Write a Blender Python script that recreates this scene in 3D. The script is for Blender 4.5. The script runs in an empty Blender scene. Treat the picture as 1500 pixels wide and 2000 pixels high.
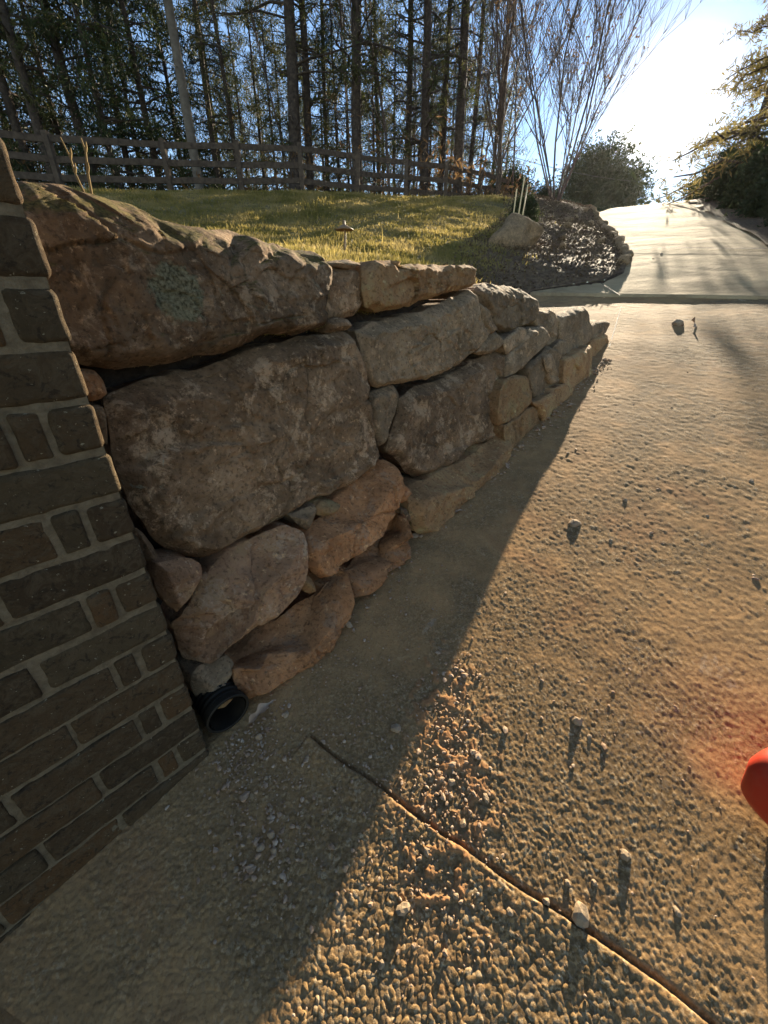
import bpy, bmesh, math, random
import numpy as np
from mathutils import Vector, Matrix

R = math.radians
rng = np.random.default_rng(7)
random.seed(7)
scene = bpy.context.scene
col = scene.collection

# ------------------------------------------------------------------ camera
EYE = 1.05
cam = bpy.data.cameras.new('camera')
cam.sensor_fit = 'HORIZONTAL'; cam.sensor_width = 36.0; cam.lens = 18.48
cam.clip_start = 0.02; cam.clip_end = 800
cam_o = bpy.data.objects.new('camera', cam); col.objects.link(cam_o)
cam_o.location = (0, 0, EYE); cam_o.rotation_euler = (R(90 - 27.2), 0, 0)
scene.camera = cam_o

# ------------------------------------------------------------------ sky, sun, exposure
SUN_AZ, SUN_EL = R(27.8), R(16.4)
sun_dir = Vector((math.sin(SUN_AZ) * math.cos(SUN_EL), math.cos(SUN_AZ) * math.cos(SUN_EL), math.sin(SUN_EL)))
world = bpy.data.worlds.new('World'); scene.world = world; world.use_nodes = True
wn, wl = world.node_tree.nodes, world.node_tree.links
wn.clear()
wout = wn.new('ShaderNodeOutputWorld')
sky = wn.new('ShaderNodeTexSky'); sky.sky_type = 'NISHITA'; sky.sun_disc = False
sky.sun_elevation = SUN_EL; sky.sun_rotation = SUN_AZ
sky.altitude = 250; sky.air_density = 0.9; sky.dust_density = 0.0; sky.ozone_density = 2.0
bg = wn.new('ShaderNodeBackground'); bg.inputs[1].default_value = 0.055
wl.new(sky.outputs[0], bg.inputs[0])
# the sun itself and its bright aureole, seen in the open sky
geo = wn.new('ShaderNodeNewGeometry')
dot = wn.new('ShaderNodeVectorMath'); dot.operation = 'DOT_PRODUCT'
dot.inputs[1].default_value = (-sun_dir.x, -sun_dir.y, -sun_dir.z)
wl.new(geo.outputs['Incoming'], dot.inputs[0])
acos = wn.new('ShaderNodeMath'); acos.operation = 'ARCCOSINE'; wl.new(dot.outputs['Value'], acos.inputs[0])
deg = wn.new('ShaderNodeMath'); deg.operation = 'MULTIPLY'; deg.inputs[1].default_value = 180 / math.pi
wl.new(acos.outputs[0], deg.inputs[0])
glow = wn.new('ShaderNodeValToRGB'); cr = glow.color_ramp
nrm = wn.new('ShaderNodeMath'); nrm.operation = 'DIVIDE'; nrm.inputs[1].default_value = 14.0
wl.new(deg.outputs[0], nrm.inputs[0]); wl.new(nrm.outputs[0], glow.inputs[0])
cr.interpolation = 'B_SPLINE'; cr.elements[0].position = 0.0; cr.elements[0].color = (1, 1, 1, 1)
cr.elements[1].position = 1.0; cr.elements[1].color = (0, 0, 0, 1)
for p_, c_ in ((0.07, (1, .97, .88, 1)), (0.14, (.85, .74, .50, 1)), (0.20, (.26, .20, .10, 1)), (0.28, (.075, .055, .026, 1)), (0.42, (.026, .018, .010, 1)), (0.68, (.007, .005, .003, 1))):
    e_ = cr.elements.new(p_); e_.color = c_
bg2 = wn.new('ShaderNodeBackground'); bg2.inputs[1].default_value = 2.2
wl.new(glow.outputs[0], bg2.inputs[0])
addw = wn.new('ShaderNodeAddShader')
wl.new(bg.outputs[0], addw.inputs[0]); wl.new(bg2.outputs[0], addw.inputs[1]); wl.new(addw.outputs[0], wout.inputs[0])

sun = bpy.data.lights.new('sun', 'SUN'); sun.energy = 5.0; sun.angle = R(0.5); sun.color = (1.0, .86, .64)
sun_o = bpy.data.objects.new('sun', sun); col.objects.link(sun_o)
sun_o.rotation_euler = sun_dir.to_track_quat('Z', 'Y').to_euler()
sun_o.location = (20, 40, 30)

scene.view_settings.view_transform = 'Standard'; scene.view_settings.look = 'None'
scene.view_settings.exposure = 2.1; scene.view_settings.gamma = 1.0
scene.view_settings.use_curve_mapping = False
scene.cycles.use_denoising = True
scene.cycles.max_bounces = 8; scene.cycles.transparent_max_bounces = 8
scene.cycles.volume_bounces = 0
scene.cycles.sample_clamp_indirect = 4.0

# ------------------------------------------------------------------ helpers
def tag(o, label=None, cat=None, group=None, kind=None):
    if label: o['label'] = label
    if cat: o['category'] = cat
    if group: o['group'] = group
    if kind: o['kind'] = kind
    return o
def link(name, me, mat=None, parent=None, loc=(0, 0, 0), rot=(0, 0, 0), scale=(1, 1, 1)):
    o = bpy.data.objects.new(name, me); col.objects.link(o)
    o.location = loc; o.rotation_euler = rot; o.scale = scale
    if mat and me is not None and not me.materials: me.materials.append(mat)
    if parent: o.parent = parent
    return o
def empty(name, loc=(0, 0, 0), rz=0.0):
    o = bpy.data.objects.new(name, None); col.objects.link(o)
    o.location = loc; o.rotation_euler = (0, 0, rz); o.empty_display_size = .1
    return o
def np_mesh(name, V, F, smooth=True):
    """V (n,3), F (m,k) all faces with k corners"""
    V = np.asarray(V, np.float32); F = np.asarray(F, np.int32)
    me = bpy.data.meshes.new(name); k = F.shape[1]
    me.vertices.add(len(V)); me.vertices.foreach_set('co', V.ravel())
    me.loops.add(F.size); me.loops.foreach_set('vertex_index', F.ravel())
    me.polygons.add(len(F))
    me.polygons.foreach_set('loop_start', np.arange(0, F.size, k, dtype=np.int32))
    me.polygons.foreach_set('loop_total', np.full(len(F), k, np.int32))
    me.polygons.foreach_set('use_smooth', np.full(len(F), smooth, bool))
    me.update(calc_edges=True); me.validate()
    return me
def grid_faces(nr, nc, wrap=False):
    i = np.arange(nr - 1)[:, None]; j = np.arange(nc if wrap else nc - 1)[None, :]
    j2 = (j + 1) % nc
    a = i * nc + j; b = i * nc + j2; c = (i + 1) * nc + j2; d = (i + 1) * nc + j
    return np.stack([a, b, c, d], -1).reshape(-1, 4)
def fattr(me, name, vals):
    at = me.attributes.new(name, 'FLOAT', 'POINT'); at.data.foreach_set('value', np.asarray(vals, np.float32))

def _hash(ix, iy, iz, seed=0):
    h = (ix.astype(np.int64) * 374761393 + iy.astype(np.int64) * 668265263 + iz.astype(np.int64) * 2147483647 + seed * 974634777) & 0xffffffff
    h = ((h ^ (h >> 13)) * 1274126177) & 0xffffffff
    h = ((h ^ (h >> 16)) * 2246822519) & 0xffffffff
    return ((h ^ (h >> 15)) & 0xffffff) / float(0xffffff)
def vnoise(P, seed=0):
    P = np.asarray(P, float); I = np.floor(P).astype(np.int64); f = P - I; f = f * f * (3 - 2 * f)
    o = 0
    for dx in (0, 1):
        for dy in (0, 1):
            for dz in (0, 1):
                w = (f[:, 0] if dx else 1 - f[:, 0]) * (f[:, 1] if dy else 1 - f[:, 1]) * (f[:, 2] if dz else 1 - f[:, 2])
                o = o + w * _hash(I[:, 0] + dx, I[:, 1] + dy, I[:, 2] + dz, seed)
    return o * 2 - 1
def fbm(P, octv=4, seed=0, gain=.5):
    a, s, o = 1., 1., 0
    for k in range(octv):
        o = o + a * vnoise(P * s + 17.3 * k, seed + k); a *= gain; s *= 2.03
    return o
def cells(xy, size, seed=0, full=False):
    """nearest and second distance (in cell sizes) to jittered points, and the id hash of the nearest"""
    q = xy / size; I = np.floor(q).astype(np.int64)
    f1 = np.full(len(q), 9.); f2 = np.full(len(q), 9.); idh = np.zeros(len(q)); off = np.zeros((len(q), 2)); idk = np.zeros(len(q))
    z = np.zeros(len(q), np.int64)
    for dx in (-1, 0, 1):
        for dy in (-1, 0, 1):
            ix, iy = I[:, 0] + dx, I[:, 1] + dy
            px = ix + .15 + .7 * _hash(ix, iy, z, seed); py = iy + .15 + .7 * _hash(ix, iy, z, seed + 5)
            d = np.hypot(q[:, 0] - px, q[:, 1] - py); h = _hash(ix, iy, z, seed + 9)
            m = d < f1
            off[m] = np.stack([q[:, 0] - px, q[:, 1] - py], 1)[m]; idk = np.where(m, _hash(ix, iy, z, seed + 13), idk)
            f2 = np.where(m, f1, np.minimum(f2, d)); idh = np.where(m, h, idh); f1 = np.where(m, d, f1)
    return (f1, f2, idh, off * size, idk) if full else (f1, f2, idh)
def sstep(a, b, x):
    t = np.clip((x - a) / (b - a), 0, 1); return t * t * (3 - 2 * t)

def tube(pts, rad, sides=6, cap=True):
    """polyline tube, returns verts, quads"""
    pts = np.asarray(pts, float); n = len(pts); rad = np.broadcast_to(np.asarray(rad, float), (n,))
    T = np.gradient(pts, axis=0); T /= np.linalg.norm(T, axis=1)[:, None] + 1e-9
    ref = np.array([0, 0, 1.]) if abs(T[0, 2]) < .9 else np.array([1., 0, 0])
    A = np.cross(T, ref); A /= np.linalg.norm(A, axis=1)[:, None] + 1e-9; B = np.cross(T, A)
    th = np.linspace(0, 2 * np.pi, sides, endpoint=False)
    V = pts[:, None, :] + rad[:, None, None] * (np.cos(th)[None, :, None] * A[:, None, :] + np.sin(th)[None, :, None] * B[:, None, :])
    return V.reshape(-1, 3), grid_faces(n, sides, True)
class Acc:
    def __init__(s): s.V = []; s.F = []; s.n = 0
    def add(s, V, F):
        s.V.append(np.asarray(V, float)); s.F.append(np.asarray(F) + s.n); s.n += len(V)
    def tube(s, pts, rad, sides=6): s.add(*tube(pts, rad, sides))
    def mesh(s, name, smooth=True): return np_mesh(name, np.concatenate(s.V), np.concatenate(s.F), smooth)

# ------------------------------------------------------------------ materials
def new_mat(name):
    m = bpy.data.materials.new(name); m.use_nodes = True
    nt = m.node_tree; nt.nodes.clear()
    out = nt.nodes.new('ShaderNodeOutputMaterial'); b = nt.nodes.new('ShaderNodeBsdfPrincipled')
    nt.links.new(b.outputs[0], out.inputs[0])
    b.inputs['Specular IOR Level'].default_value = .12; b.inputs['Roughness'].default_value = .9
    return m, nt, b
class NG:
    """tiny node-writing helper"""
    def __init__(s, nt): s.nt = nt; s.n = nt.nodes; s.l = nt.links
    def obj(s):
        t = s.n.new('ShaderNodeTexCoord'); return t.outputs['Object']
    def noise(s, vec, scale, detail=5, rough=.6, dist=0.0):
        t = s.n.new('ShaderNodeTexNoise'); t.inputs['Scale'].default_value = scale; t.inputs['Detail'].default_value = detail
        t.inputs['Roughness'].default_value = rough; t.inputs['Distortion'].default_value = dist
        if vec: s.l.new(vec, t.inputs['Vector'])
        return t.outputs['Fac']
    def voro(s, vec, scale, feature='F1', out='Distance'):
        t = s.n.new('ShaderNodeTexVoronoi'); t.feature = feature; t.inputs['Scale'].default_value = scale
        if vec: s.l.new(vec, t.inputs['Vector'])
        return t.outputs[out]
    def ramp(s, fac, stops):
        t = s.n.new('ShaderNodeValToRGB'); e = t.color_ramp.elements
        e[0].position, e[0].color = stops[0][0], tuple(stops[0][1]) + (1,) if len(stops[0][1]) == 3 else stops[0][1]
        e[1].position, e[1].color = stops[-1][0], tuple(stops[-1][1]) + (1,)
        for p, c in stops[1:-1]:
            k = e.new(p); k.color = tuple(c) + (1,)
        s.l.new(fac, t.inputs[0]); return t.outputs[0]
    def fac(s, f, a, b):
        t = s.n.new('ShaderNodeMapRange'); t.inputs[1].default_value = a; t.inputs[2].default_value = b
        t.interpolation_type = 'SMOOTHSTEP'; s.l.new(f, t.inputs[0]); return t.outputs[0]
    def mix(s, f, a, b, mode='MIX'):
        t = s.n.new('ShaderNodeMix'); t.data_type = 'RGBA'; t.blend_type = mode
        for v, i in ((f, 0), (a, 6), (b, 7)):
            if isinstance(v, (int, float)): t.inputs[i].default_value = v
            elif isinstance(v, tuple): t.inputs[i].default_value = v + (1,)
            else: s.l.new(v, t.inputs[i])
        return t.outputs[2]
    def math(s, op, a, b=0.0):
        t = s.n.new('ShaderNodeMath'); t.operation = op
        for v, i in ((a, 0), (b, 1)):
            if isinstance(v, (int, float)): t.inputs[i].default_value = v
            else: s.l.new(v, t.inputs[i])
        return t.outputs[0]
    def attr(s, name):
        t = s.n.new('ShaderNodeAttribute'); t.attribute_name = name; return t.outputs['Fac']
    def rand(s):
        t = s.n.new('ShaderNodeObjectInfo'); return t.outputs['Random']
    def nz(s):
        g = s.n.new('ShaderNodeNewGeometry'); x = s.n.new('ShaderNodeSeparateXYZ'); s.l.new(g.outputs['Normal'], x.inputs[0]); return x.outputs[2]
    def bump(s, b, h, strength=.5, dist=.01, prev=None):
        t = s.n.new('ShaderNodeBump'); t.inputs['Strength'].default_value = strength; t.inputs['Distance'].default_value = dist
        s.l.new(h, t.inputs['Height'])
        if prev: s.l.new(prev, t.inputs['Normal'])
        if b: s.l.new(t.outputs[0], b.inputs['Normal'])
        return t.outputs[0]
    def hsv(s, colr, val):
        t = s.n.new('ShaderNodeHueSaturation'); s.l.new(colr, t.inputs['Color'])
        if isinstance(val, (int, float)): t.inputs['Value'].default_value = val
        else: s.l.new(val, t.inputs['Value'])
        return t.outputs[0]

def stone_mat(name, dark, mid, light, patch, lichen=.0, moss=False, spot=None):
    m, nt, b = new_mat(name); g = NG(nt); v = g.obj()
    n1 = g.noise(v, 6.5, 10, .72, .2)
    c = g.ramp(n1, [(.30, dark), (.50, mid), (.72, light)])
    n2 = g.noise(v, 11, 9, .78, .3)                     # pinkish weathered patches
    c = g.mix(g.math('MULTIPLY', g.fac(n2, .52, .60), .85), c, patch)
    n6 = g.noise(v, 3.1, 8, .8, 1.4)
    c = g.mix(g.math('MULTIPLY', g.fac(n6, .55, .66), .55), c, tuple(x * .4 for x in dark))
    n7 = g.noise(v, 30, 9, .8, .4)
    c = g.mix(g.math('MULTIPLY', g.fac(n7, .60, .66), .7), c, tuple(min(1, x * 1.5) for x in patch))
    n3 = g.noise(v, 42, 5, .7)
    c = g.mix(g.math('MULTIPLY', g.fac(n3, .58, .72), .6), c, tuple(min(1, x * 1.9) for x in light))
    n4 = g.noise(v, 90, 4, .6)
    c = g.mix(g.math('MULTIPLY', g.fac(n4, .52, .66), .55), c, tuple(x * .45 for x in dark))
    if lichen:
        n5 = g.noise(v, 9, 9, .78, 1.0)
        lm = g.fac(n5, .66 - lichen, .70 - lichen)
        c = g.mix(g.math('MULTIPLY', lm, .8), c, (.30, .29, .20))
    if spot:
        for (sx, sy, sz, rad) in spot:
            d = nt.nodes.new('ShaderNodeVectorMath'); d.operation = 'DISTANCE'; nt.links.new(v, d.inputs[0]); d.inputs[1].default_value = (sx, sy, sz)
            dd = g.math('ADD', d.outputs['Value'], g.math('MULTIPLY', g.math('SUBTRACT', g.noise(v, 30, 8, .75), .5), rad * 1.5))
            sm = g.fac(dd, rad, rad * .8)
            sp = g.ramp(g.noise(v, 140, 3), [(.35, (.07, .065, .035)), (.5, (.21, .20, .115)), (.65, (.31, .295, .18))])
            c = g.mix(g.math('MULTIPLY', sm, .9), c, sp)
    if moss:
        mm = g.math('MULTIPLY', g.fac(g.nz(), .45, .8), g.fac(g.noise(v, 16, 6, .65), .42, .58))
        c = g.mix(mm, c, g.ramp(g.noise(v, 120, 3), [(.35, (.06, .05, .014)), (.6, (.20, .15, .045))]))
    c = g.hsv(c, g.math('ADD', g.math('MULTIPLY', g.rand(), .5), .78))
    nt.links.new(c, b.inputs['Base Color'])
    rn = nt.nodes.new('ShaderNodeTexNoise'); rn.noise_type = 'RIDGED_MULTIFRACTAL'; rn.inputs['Scale'].default_value = 7.5; rn.inputs['Detail'].default_value = 7
    rn.inputs['Roughness'].default_value = .55; rn.inputs['Distortion'].default_value = .6; nt.links.new(v, rn.inputs['Vector'])
    b0 = g.bump(None, rn.outputs['Fac'], .55, .012)
    bn = g.bump(None, g.noise(v, 24, 9, .75, .5), .85, .02, b0)
    g.bump(b, g.noise(v, 150, 5, .7), .7, .005, bn)
    return m
M = {}
M['dark'] = stone_mat('stone_dark_weathered', (0.098, 0.062, 0.034), (0.230, 0.141, 0.074), (0.435, 0.272, 0.145), (0.489, 0.327, 0.187), .02, False)
M['grey'] = stone_mat('stone_grey', (0.127, 0.086, 0.047), (0.247, 0.167, 0.093), (0.382, 0.263, 0.146), (0.400, 0.258, 0.140), .01, False)
M['tan'] = stone_mat('stone_tan', (0.193, 0.102, 0.043), (0.366, 0.202, 0.088), (0.376, 0.300, 0.138), (0.376, 0.225, 0.105), .0, False)
M['orange'] = stone_mat('stone_rusty', (0.209, 0.097, 0.041), (0.433, 0.200, 0.082), (0.601, 0.302, 0.133), (0.377, 0.223, 0.123), .0, False)
M['brown'] = stone_mat('stone_brown', (0.189, 0.105, 0.056), (0.356, 0.195, 0.101), (0.444, 0.278, 0.123), (0.444, 0.296, 0.178), .01, False)

def brick_mat():
    m, nt, b = new_mat('brick_clay'); g = NG(nt); v = g.obj(); r = g.rand()
    base = g.ramp(r, [(0, (0.073, 0.048, 0.025)), (.35, (0.117, 0.072, 0.035)), (.6, (0.089, 0.063, 0.033)), (.8, (0.148, 0.079, 0.033)), (1, (0.104, 0.079, 0.043))])
    c = g.mix(g.math('MULTIPLY', g.fac(g.noise(v, 32, 8, .75, 1.2), .45, .62), .65), base, (0.148, 0.107, 0.061))
    c = g.mix(g.math('MULTIPLY', g.fac(g.noise(v, 70, 6, .7, .6), .54, .64), .7), c, (0.041, 0.030, 0.019))
    c = g.mix(g.math('MULTIPLY', g.fac(g.noise(v, 130, 3, .6), .66, .72), .8), c, (0.426, 0.362, 0.234))
    nt.links.new(c, b.inputs['Base Color'])
    bn = g.bump(None, g.noise(v, 34, 9, .78, 2.2), 1.0, .014)
    g.bump(b, g.noise(v, 260, 4), .6, .003, bn)
    return m
M['brick'] = brick_mat()
def simple(name, stops, scale=20, bump=.4, bscale=80, bdist=.004, rough=.85, detail=6, spec=.12):
    m, nt, b = new_mat(name); g = NG(nt); v = g.obj()
    nt.links.new(g.ramp(g.noise(v, scale, detail, .65, .3), stops), b.inputs['Base Color'])
    b.inputs['Roughness'].default_value = rough; b.inputs['Specular IOR Level'].default_value = spec
    if bump: g.bump(b, g.noise(v, bscale, 5, .65), bump, bdist)
    return m
M['mortar'] = simple('mortar', [(.3, (0.098, 0.072, 0.043)), (.5, (0.150, 0.113, 0.067)), (.7, (0.199, 0.152, 0.093))], 60, .8, 220, .004)
M['soil'] = simple('soil', [(.3, (.03, .022, .016)), (.7, (.09, .06, .042))], 25, .8, 60, .02)
M['mulch'] = simple('mulch', [(.3, (0.083, 0.050, 0.028)), (.5, (0.165, 0.103, 0.056)), (.7, (0.281, 0.187, 0.097))], 14, 1.0, 25, .05)
M['lawn'] = simple('lawn_turf', [(.30, (.13, .105, .042)), (.48, (.22, .17, .07)), (.7, (.31, .24, .11))], 2.2, 1.0, 30, .05)
M['bark'] = simple('pine_bark', [(.3, (.030, .023, .018)), (.55, (.075, .056, .042)), (.75, (.12, .09, .066))], 9, .8, 14, .05)
M['twigbark'] = simple('grey_bark', [(.3, (0.058, 0.043, 0.034)), (.7, (0.130, 0.096, 0.073))], 12, .3, 40, .01)
M['fence'] = simple('weathered_fence_wood', [(.3, (.05, .036, .026)), (.7, (.12, .088, .062))], 8, .5, 30, .01)
M['pole'] = simple('utility_pole_wood', [(.3, (.10, .082, .062)), (.7, (.18, .15, .115))], 5, .4, 20, .01)
M['metal'] = simple('grey_metal', [(.3, (.30, .30, .29)), (.7, (.42, .42, .40))], 5, .1, 40, .002, .45)
M['cable'] = simple('cable_rubber', [(.3, (.05, .05, .05)), (.7, (.09, .09, .085))], 5, 0)
M['copper'] = simple('aged_bronze', [(.3, (.16, .10, .055)), (.7, (.30, .20, .11))], 30, .2, 90, .001, .5)
M['pvc'] = simple('pale_plastic_pipe', [(.3, (.50, .42, .22)), (.7, (.62, .54, .32))], 6, 0, rough=.5)
M['pipe'] = simple('black_corrugated_plastic', [(.3, (.012, .010, .007)), (.7, (.032, .026, .018))], 12, .2, 60, .002, .55)
M['crumb'] = simple('gravel_crumbs', [(.3, (0.203, 0.123, 0.072)), (.5, (0.362, 0.239, 0.145)), (.7, (0.522, 0.406, 0.290))], 38, .3, 200, .002)
M['pebble'] = simple('pebble_stone', [(.3, (0.204, 0.137, 0.083)), (.5, (0.339, 0.244, 0.148)), (.7, (0.452, 0.335, 0.217))], 22, .5, 160, .003)
M['leaf'] = simple('dry_leaf', [(.3, (0.280, 0.182, 0.112)), (.7, (0.476, 0.329, 0.210))], 30, .3, 90, .002)
M['deadleaf'] = simple('leaf_litter', [(.3, (.06, .038, .022)), (.5, (.12, .08, .045)), (.7, (.19, .14, .08))], 5, 0)
M['stem'] = simple('green_yellow_stem', [(.3, (.14, .09, .035)), (.7, (.25, .17, .07))], 30, .2, 90, .002)

def foliage(name, stops, trans=.35):
    m, nt, b = new_mat(name); g = NG(nt); v = g.obj()
    c = g.ramp(g.noise(v, 1.1, 4, .7), stops)
    nt.links.new(c, b.inputs['Base Color']); b.inputs['Roughness'].default_value = .6
    t = nt.nodes.new('ShaderNodeBsdfTranslucent'); nt.links.new(c, t.inputs[0])
    mx = nt.nodes.new('ShaderNodeMixShader'); mx.inputs[0].default_value = trans
    out = [n for n in nt.nodes if n.type == 'OUTPUT_MATERIAL'][0]
    nt.links.new(b.outputs[0], mx.inputs[1]); nt.links.new(t.outputs[0], mx.inputs[2]); nt.links.new(mx.outputs[0], out.inputs[0])
    return m
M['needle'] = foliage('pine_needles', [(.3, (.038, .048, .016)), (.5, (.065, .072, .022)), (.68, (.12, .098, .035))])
M['needle_backlit'] = foliage('pine_needles_painted_backlight', [(.3, (.07, .062, .020)), (.5, (.13, .105, .034)), (.68, (.20, .15, .055))], .55)  # needles lightened towards gold, backlight put into the colour
M['needle_dark'] = foliage('evergreen_needles', [(.3, (.024, .036, .015)), (.55, (.042, .056, .020)), (.7, (.07, .075, .028))], .25)
M['brownleaf'] = foliage('clinging_brown_leaves', [(.3, (.10, .055, .025)), (.6, (.17, .10, .045))], .4)
M['shrub'] = foliage('shrub_leaves', [(.3, (.026, .030, .013)), (.6, (.055, .058, .022))], .2)
M['grass'] = foliage('grass_blades', [(.35, (.19, .165, .040)), (.5, (.33, .255, .080)), (.65, (.44, .335, .14))], .55)

def red_mat():
    m, nt, b = new_mat('red_plastic'); g = NG(nt); v = g.obj()
    c = g.mix(g.math('MULTIPLY', g.fac(g.noise(v, 35, 6, .7), .45, .65), .25), (.46, .045, .022), (.38, .09, .05))
    nt.links.new(c, b.inputs['Base Color']); b.inputs['Roughness'].default_value = .42
    b.inputs['Subsurface Weight'].default_value = .0; b.inputs['Subsurface Radius'].default_value = (0.024, 0.006, 0.004)
    g.bump(b, g.noise(v, 240, 3), .1, .001)
    return m
M['red'] = red_mat()

# ------------------------------------------------------------------ ground of the drive
AX = np.array([math.sin(R(27)), math.cos(R(27))]); CROSS = np.array([AX[1], -AX[0]])
S1 = 6.62
def drive_z(x, y):
    s = np.asarray(x) * AX[0] + np.asarray(y) * AX[1]
    z = np.where(s < S1, .17 * s, .17 * S1 + .225 * (s - S1))
    over = np.clip(s - 23, 0, None)
    return z - .5 * .030 * np.minimum(over, 10) ** 2 - .30 * np.clip(over - 10, 0, None)

WALL_O = np.array([-.38, .73, .08]); WAZ = R(38)
WU = np.array([math.sin(WAZ), math.cos(WAZ), .167]); WN = np.array([math.cos(WAZ), -math.sin(WAZ), 0])
WV = np.array([0, 0, 1.]) - WN * math.tan(R(10))
def wall_pt(u, v, w):
    u, v, w = np.asarray(u, float), np.asarray(v, float), np.asarray(w, float)
    return WALL_O + u[..., None] * WU + v[..., None] * WV + w[..., None] * WN

J0, J1 = np.array([-.15, .61]), np.array([.51, .18])       # tooled joint across the foreground
JD = (J1 - J0) / np.linalg.norm(J1 - J0); JN = np.array([-JD[1], JD[0]])
def aggregate(x, y, r):
    """height above the drive plane, dirt amount and pebble tint at plan points"""
    n = len(x); xy = np.stack([x, y], 1); P3 = np.stack([x, y, np.zeros(n)], 1)
    ju = (xy - J0) @ JD; jn = (xy - J0) @ JN + .006 * vnoise(P3 * 9, 3)
    near = jn < 0                                            # slab on the viewer's side of the joint: coarser stones
    wd = (xy - WALL_O[:2]) @ WN[:2]                          # distance from the wall foot
    d1 = fbm(P3 * 2.3, 5, 11); d2 = fbm(P3 * 11, 4, 23)
    dirt = .75 * sstep(-.1, .9, d1 * .7 + d2 * .6 + .10 - .2 * near) + .55 * sstep(.6, .08, wd)
    dirt = np.clip(dirt, 0, 1)
    h = np.zeros(n); tint = np.zeros(n)
    lod = np.maximum(np.where(near, .0098, .0072), r * .0088)
    for size, seed in ((.0072, 7), (.0098, 1), (.0135, 2), (.019, 3), (.027, 4), (.038, 5), (.054, 6), (.08, 8)):
        wgt = np.clip(1 - np.abs(np.log(lod / size)) / math.log(1.45), 0, 1)
        m = wgt > 0
        if not m.any(): continue
        f1, f2, idh = cells(xy[m] + .004 * np.stack([vnoise(P3[m] * 70, 7), vnoise(P3[m] * 70, 8)], 1), size, seed)
        dome = np.sqrt(np.clip(1 - (f1 / .62) ** 2, 0, 1)) * (.25 + .75 * idh)
        h[m] += wgt[m] * dome * np.where(near[m], 1.05, 1.1) * min(size * .26, .0046); tint[m] += wgt[m] * idh
    keep = 1 - np.where(near, .38, .30) * dirt
    h = h * keep
    h += .0007 * dirt + .0004 * fbm(P3 * 60, 4, 31) + .0004 * fbm(P3 * 14, 3, 33)
    h += .007 * fbm(P3 * 1.3, 2, 41) * np.clip(r, 0.2, 1)
    spill = np.exp(-(((x - .17) / .10) ** 2 + ((y - .62) / .26) ** 2)) + .8 * np.exp(-(((x - .10) / .07) ** 2 + ((y - .40) / .10) ** 2))   # clay crumbled along the wall's edge of the drive
    clod = sstep(.42, .85, fbm(P3 * 55, 3, 51) * .8 + spill * .5) * np.clip(spill * 1.6, 0, 1)
    h += .0035 * clod
    on = (ju > -.05) & (ju < 2.0)
    g = np.exp(-(jn / .0045) ** 2) * on
    h += -.012 * g + on * near * .004 * sstep(-.10, -.004, jn)
    return h, dirt, tint, clod

def aggregate_mat():
    m, nt, b = new_mat('exposed_aggregate'); g = NG(nt); v = g.obj()
    t = g.attr('tint'); c = g.ramp(t, [(0, (0.106, 0.070, 0.038)), (.25, (0.264, 0.165, 0.076)), (.42, (0.176, 0.132, 0.083)), (.6, (0.370, 0.239, 0.108)), (.75, (0.229, 0.144, 0.072)), (.88, (0.440, 0.330, 0.194)), (1, (0.290, 0.181, 0.079))])
    c = g.mix(g.fac(g.noise(v, 150, 3), .45, .6), c, (0.215, 0.132, 0.058))
    c = g.mix(g.math('MULTIPLY', g.fac(g.noise(v, 75, 6, .75), .50, .62), .55), c, (0.088, 0.054, 0.023))
    c = g.mix(g.math('MULTIPLY', g.fac(g.noise(v, 34, 7, .8), .52, .64), .45), c, (0.096, 0.062, 0.030))
    dcol = g.ramp(g.noise(v, 5, 6, .65, .4), [(.3, (0.259, 0.151, 0.066)), (.5, (0.394, 0.231, 0.098)), (.7, (0.469, 0.260, 0.106))])
    c = g.mix(g.math('MULTIPLY', g.attr('dirt'), .85), c, dcol)
    c = g.mix(g.math('MULTIPLY', g.fac(g.noise(v, 2.4, 8, .7, .5), .52, .68), .6), c, (.30, .155, .068))
    c = g.mix(g.math('MULTIPLY', g.attr('clod'), .8), c, (0.370, 0.180, 0.076))
    c = g.mix(g.math('MULTIPLY', g.fac(g.noise(v, 9, 7, .75, .6), .62, .70), .30), c, (0.517, 0.440, 0.322))
    c = g.mix(g.math('MULTIPLY', g.fac(g.noise(v, 190, 4, .7), .52, .62), .35), c, (0.096, 0.058, 0.026))
    nt.links.new(c, b.inputs['Base Color']); b.inputs['Roughness'].default_value = .9; b.inputs['Specular IOR Level'].default_value = .05
    bn = g.bump(None, g.noise(v, 120, 6, .75), .5, .0025)
    g.bump(b, g.noise(v, 420, 3), .4, .001, bn)
    return m
M['aggregate'] = aggregate_mat()

JL = (1.2, 7.55); JR = (9.0, 2.20)                        # line where the aggregate meets the plain concrete
def past_joint(x, y):
    dx, dy = JR[0] - JL[0], JR[1] - JL[1]; L = math.hypot(dx, dy)
    return ((np.asarray(x) - JL[0]) * (-dy) + (np.asarray(y) - JL[1]) * dx) / L   # + = beyond (concrete side)

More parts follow.
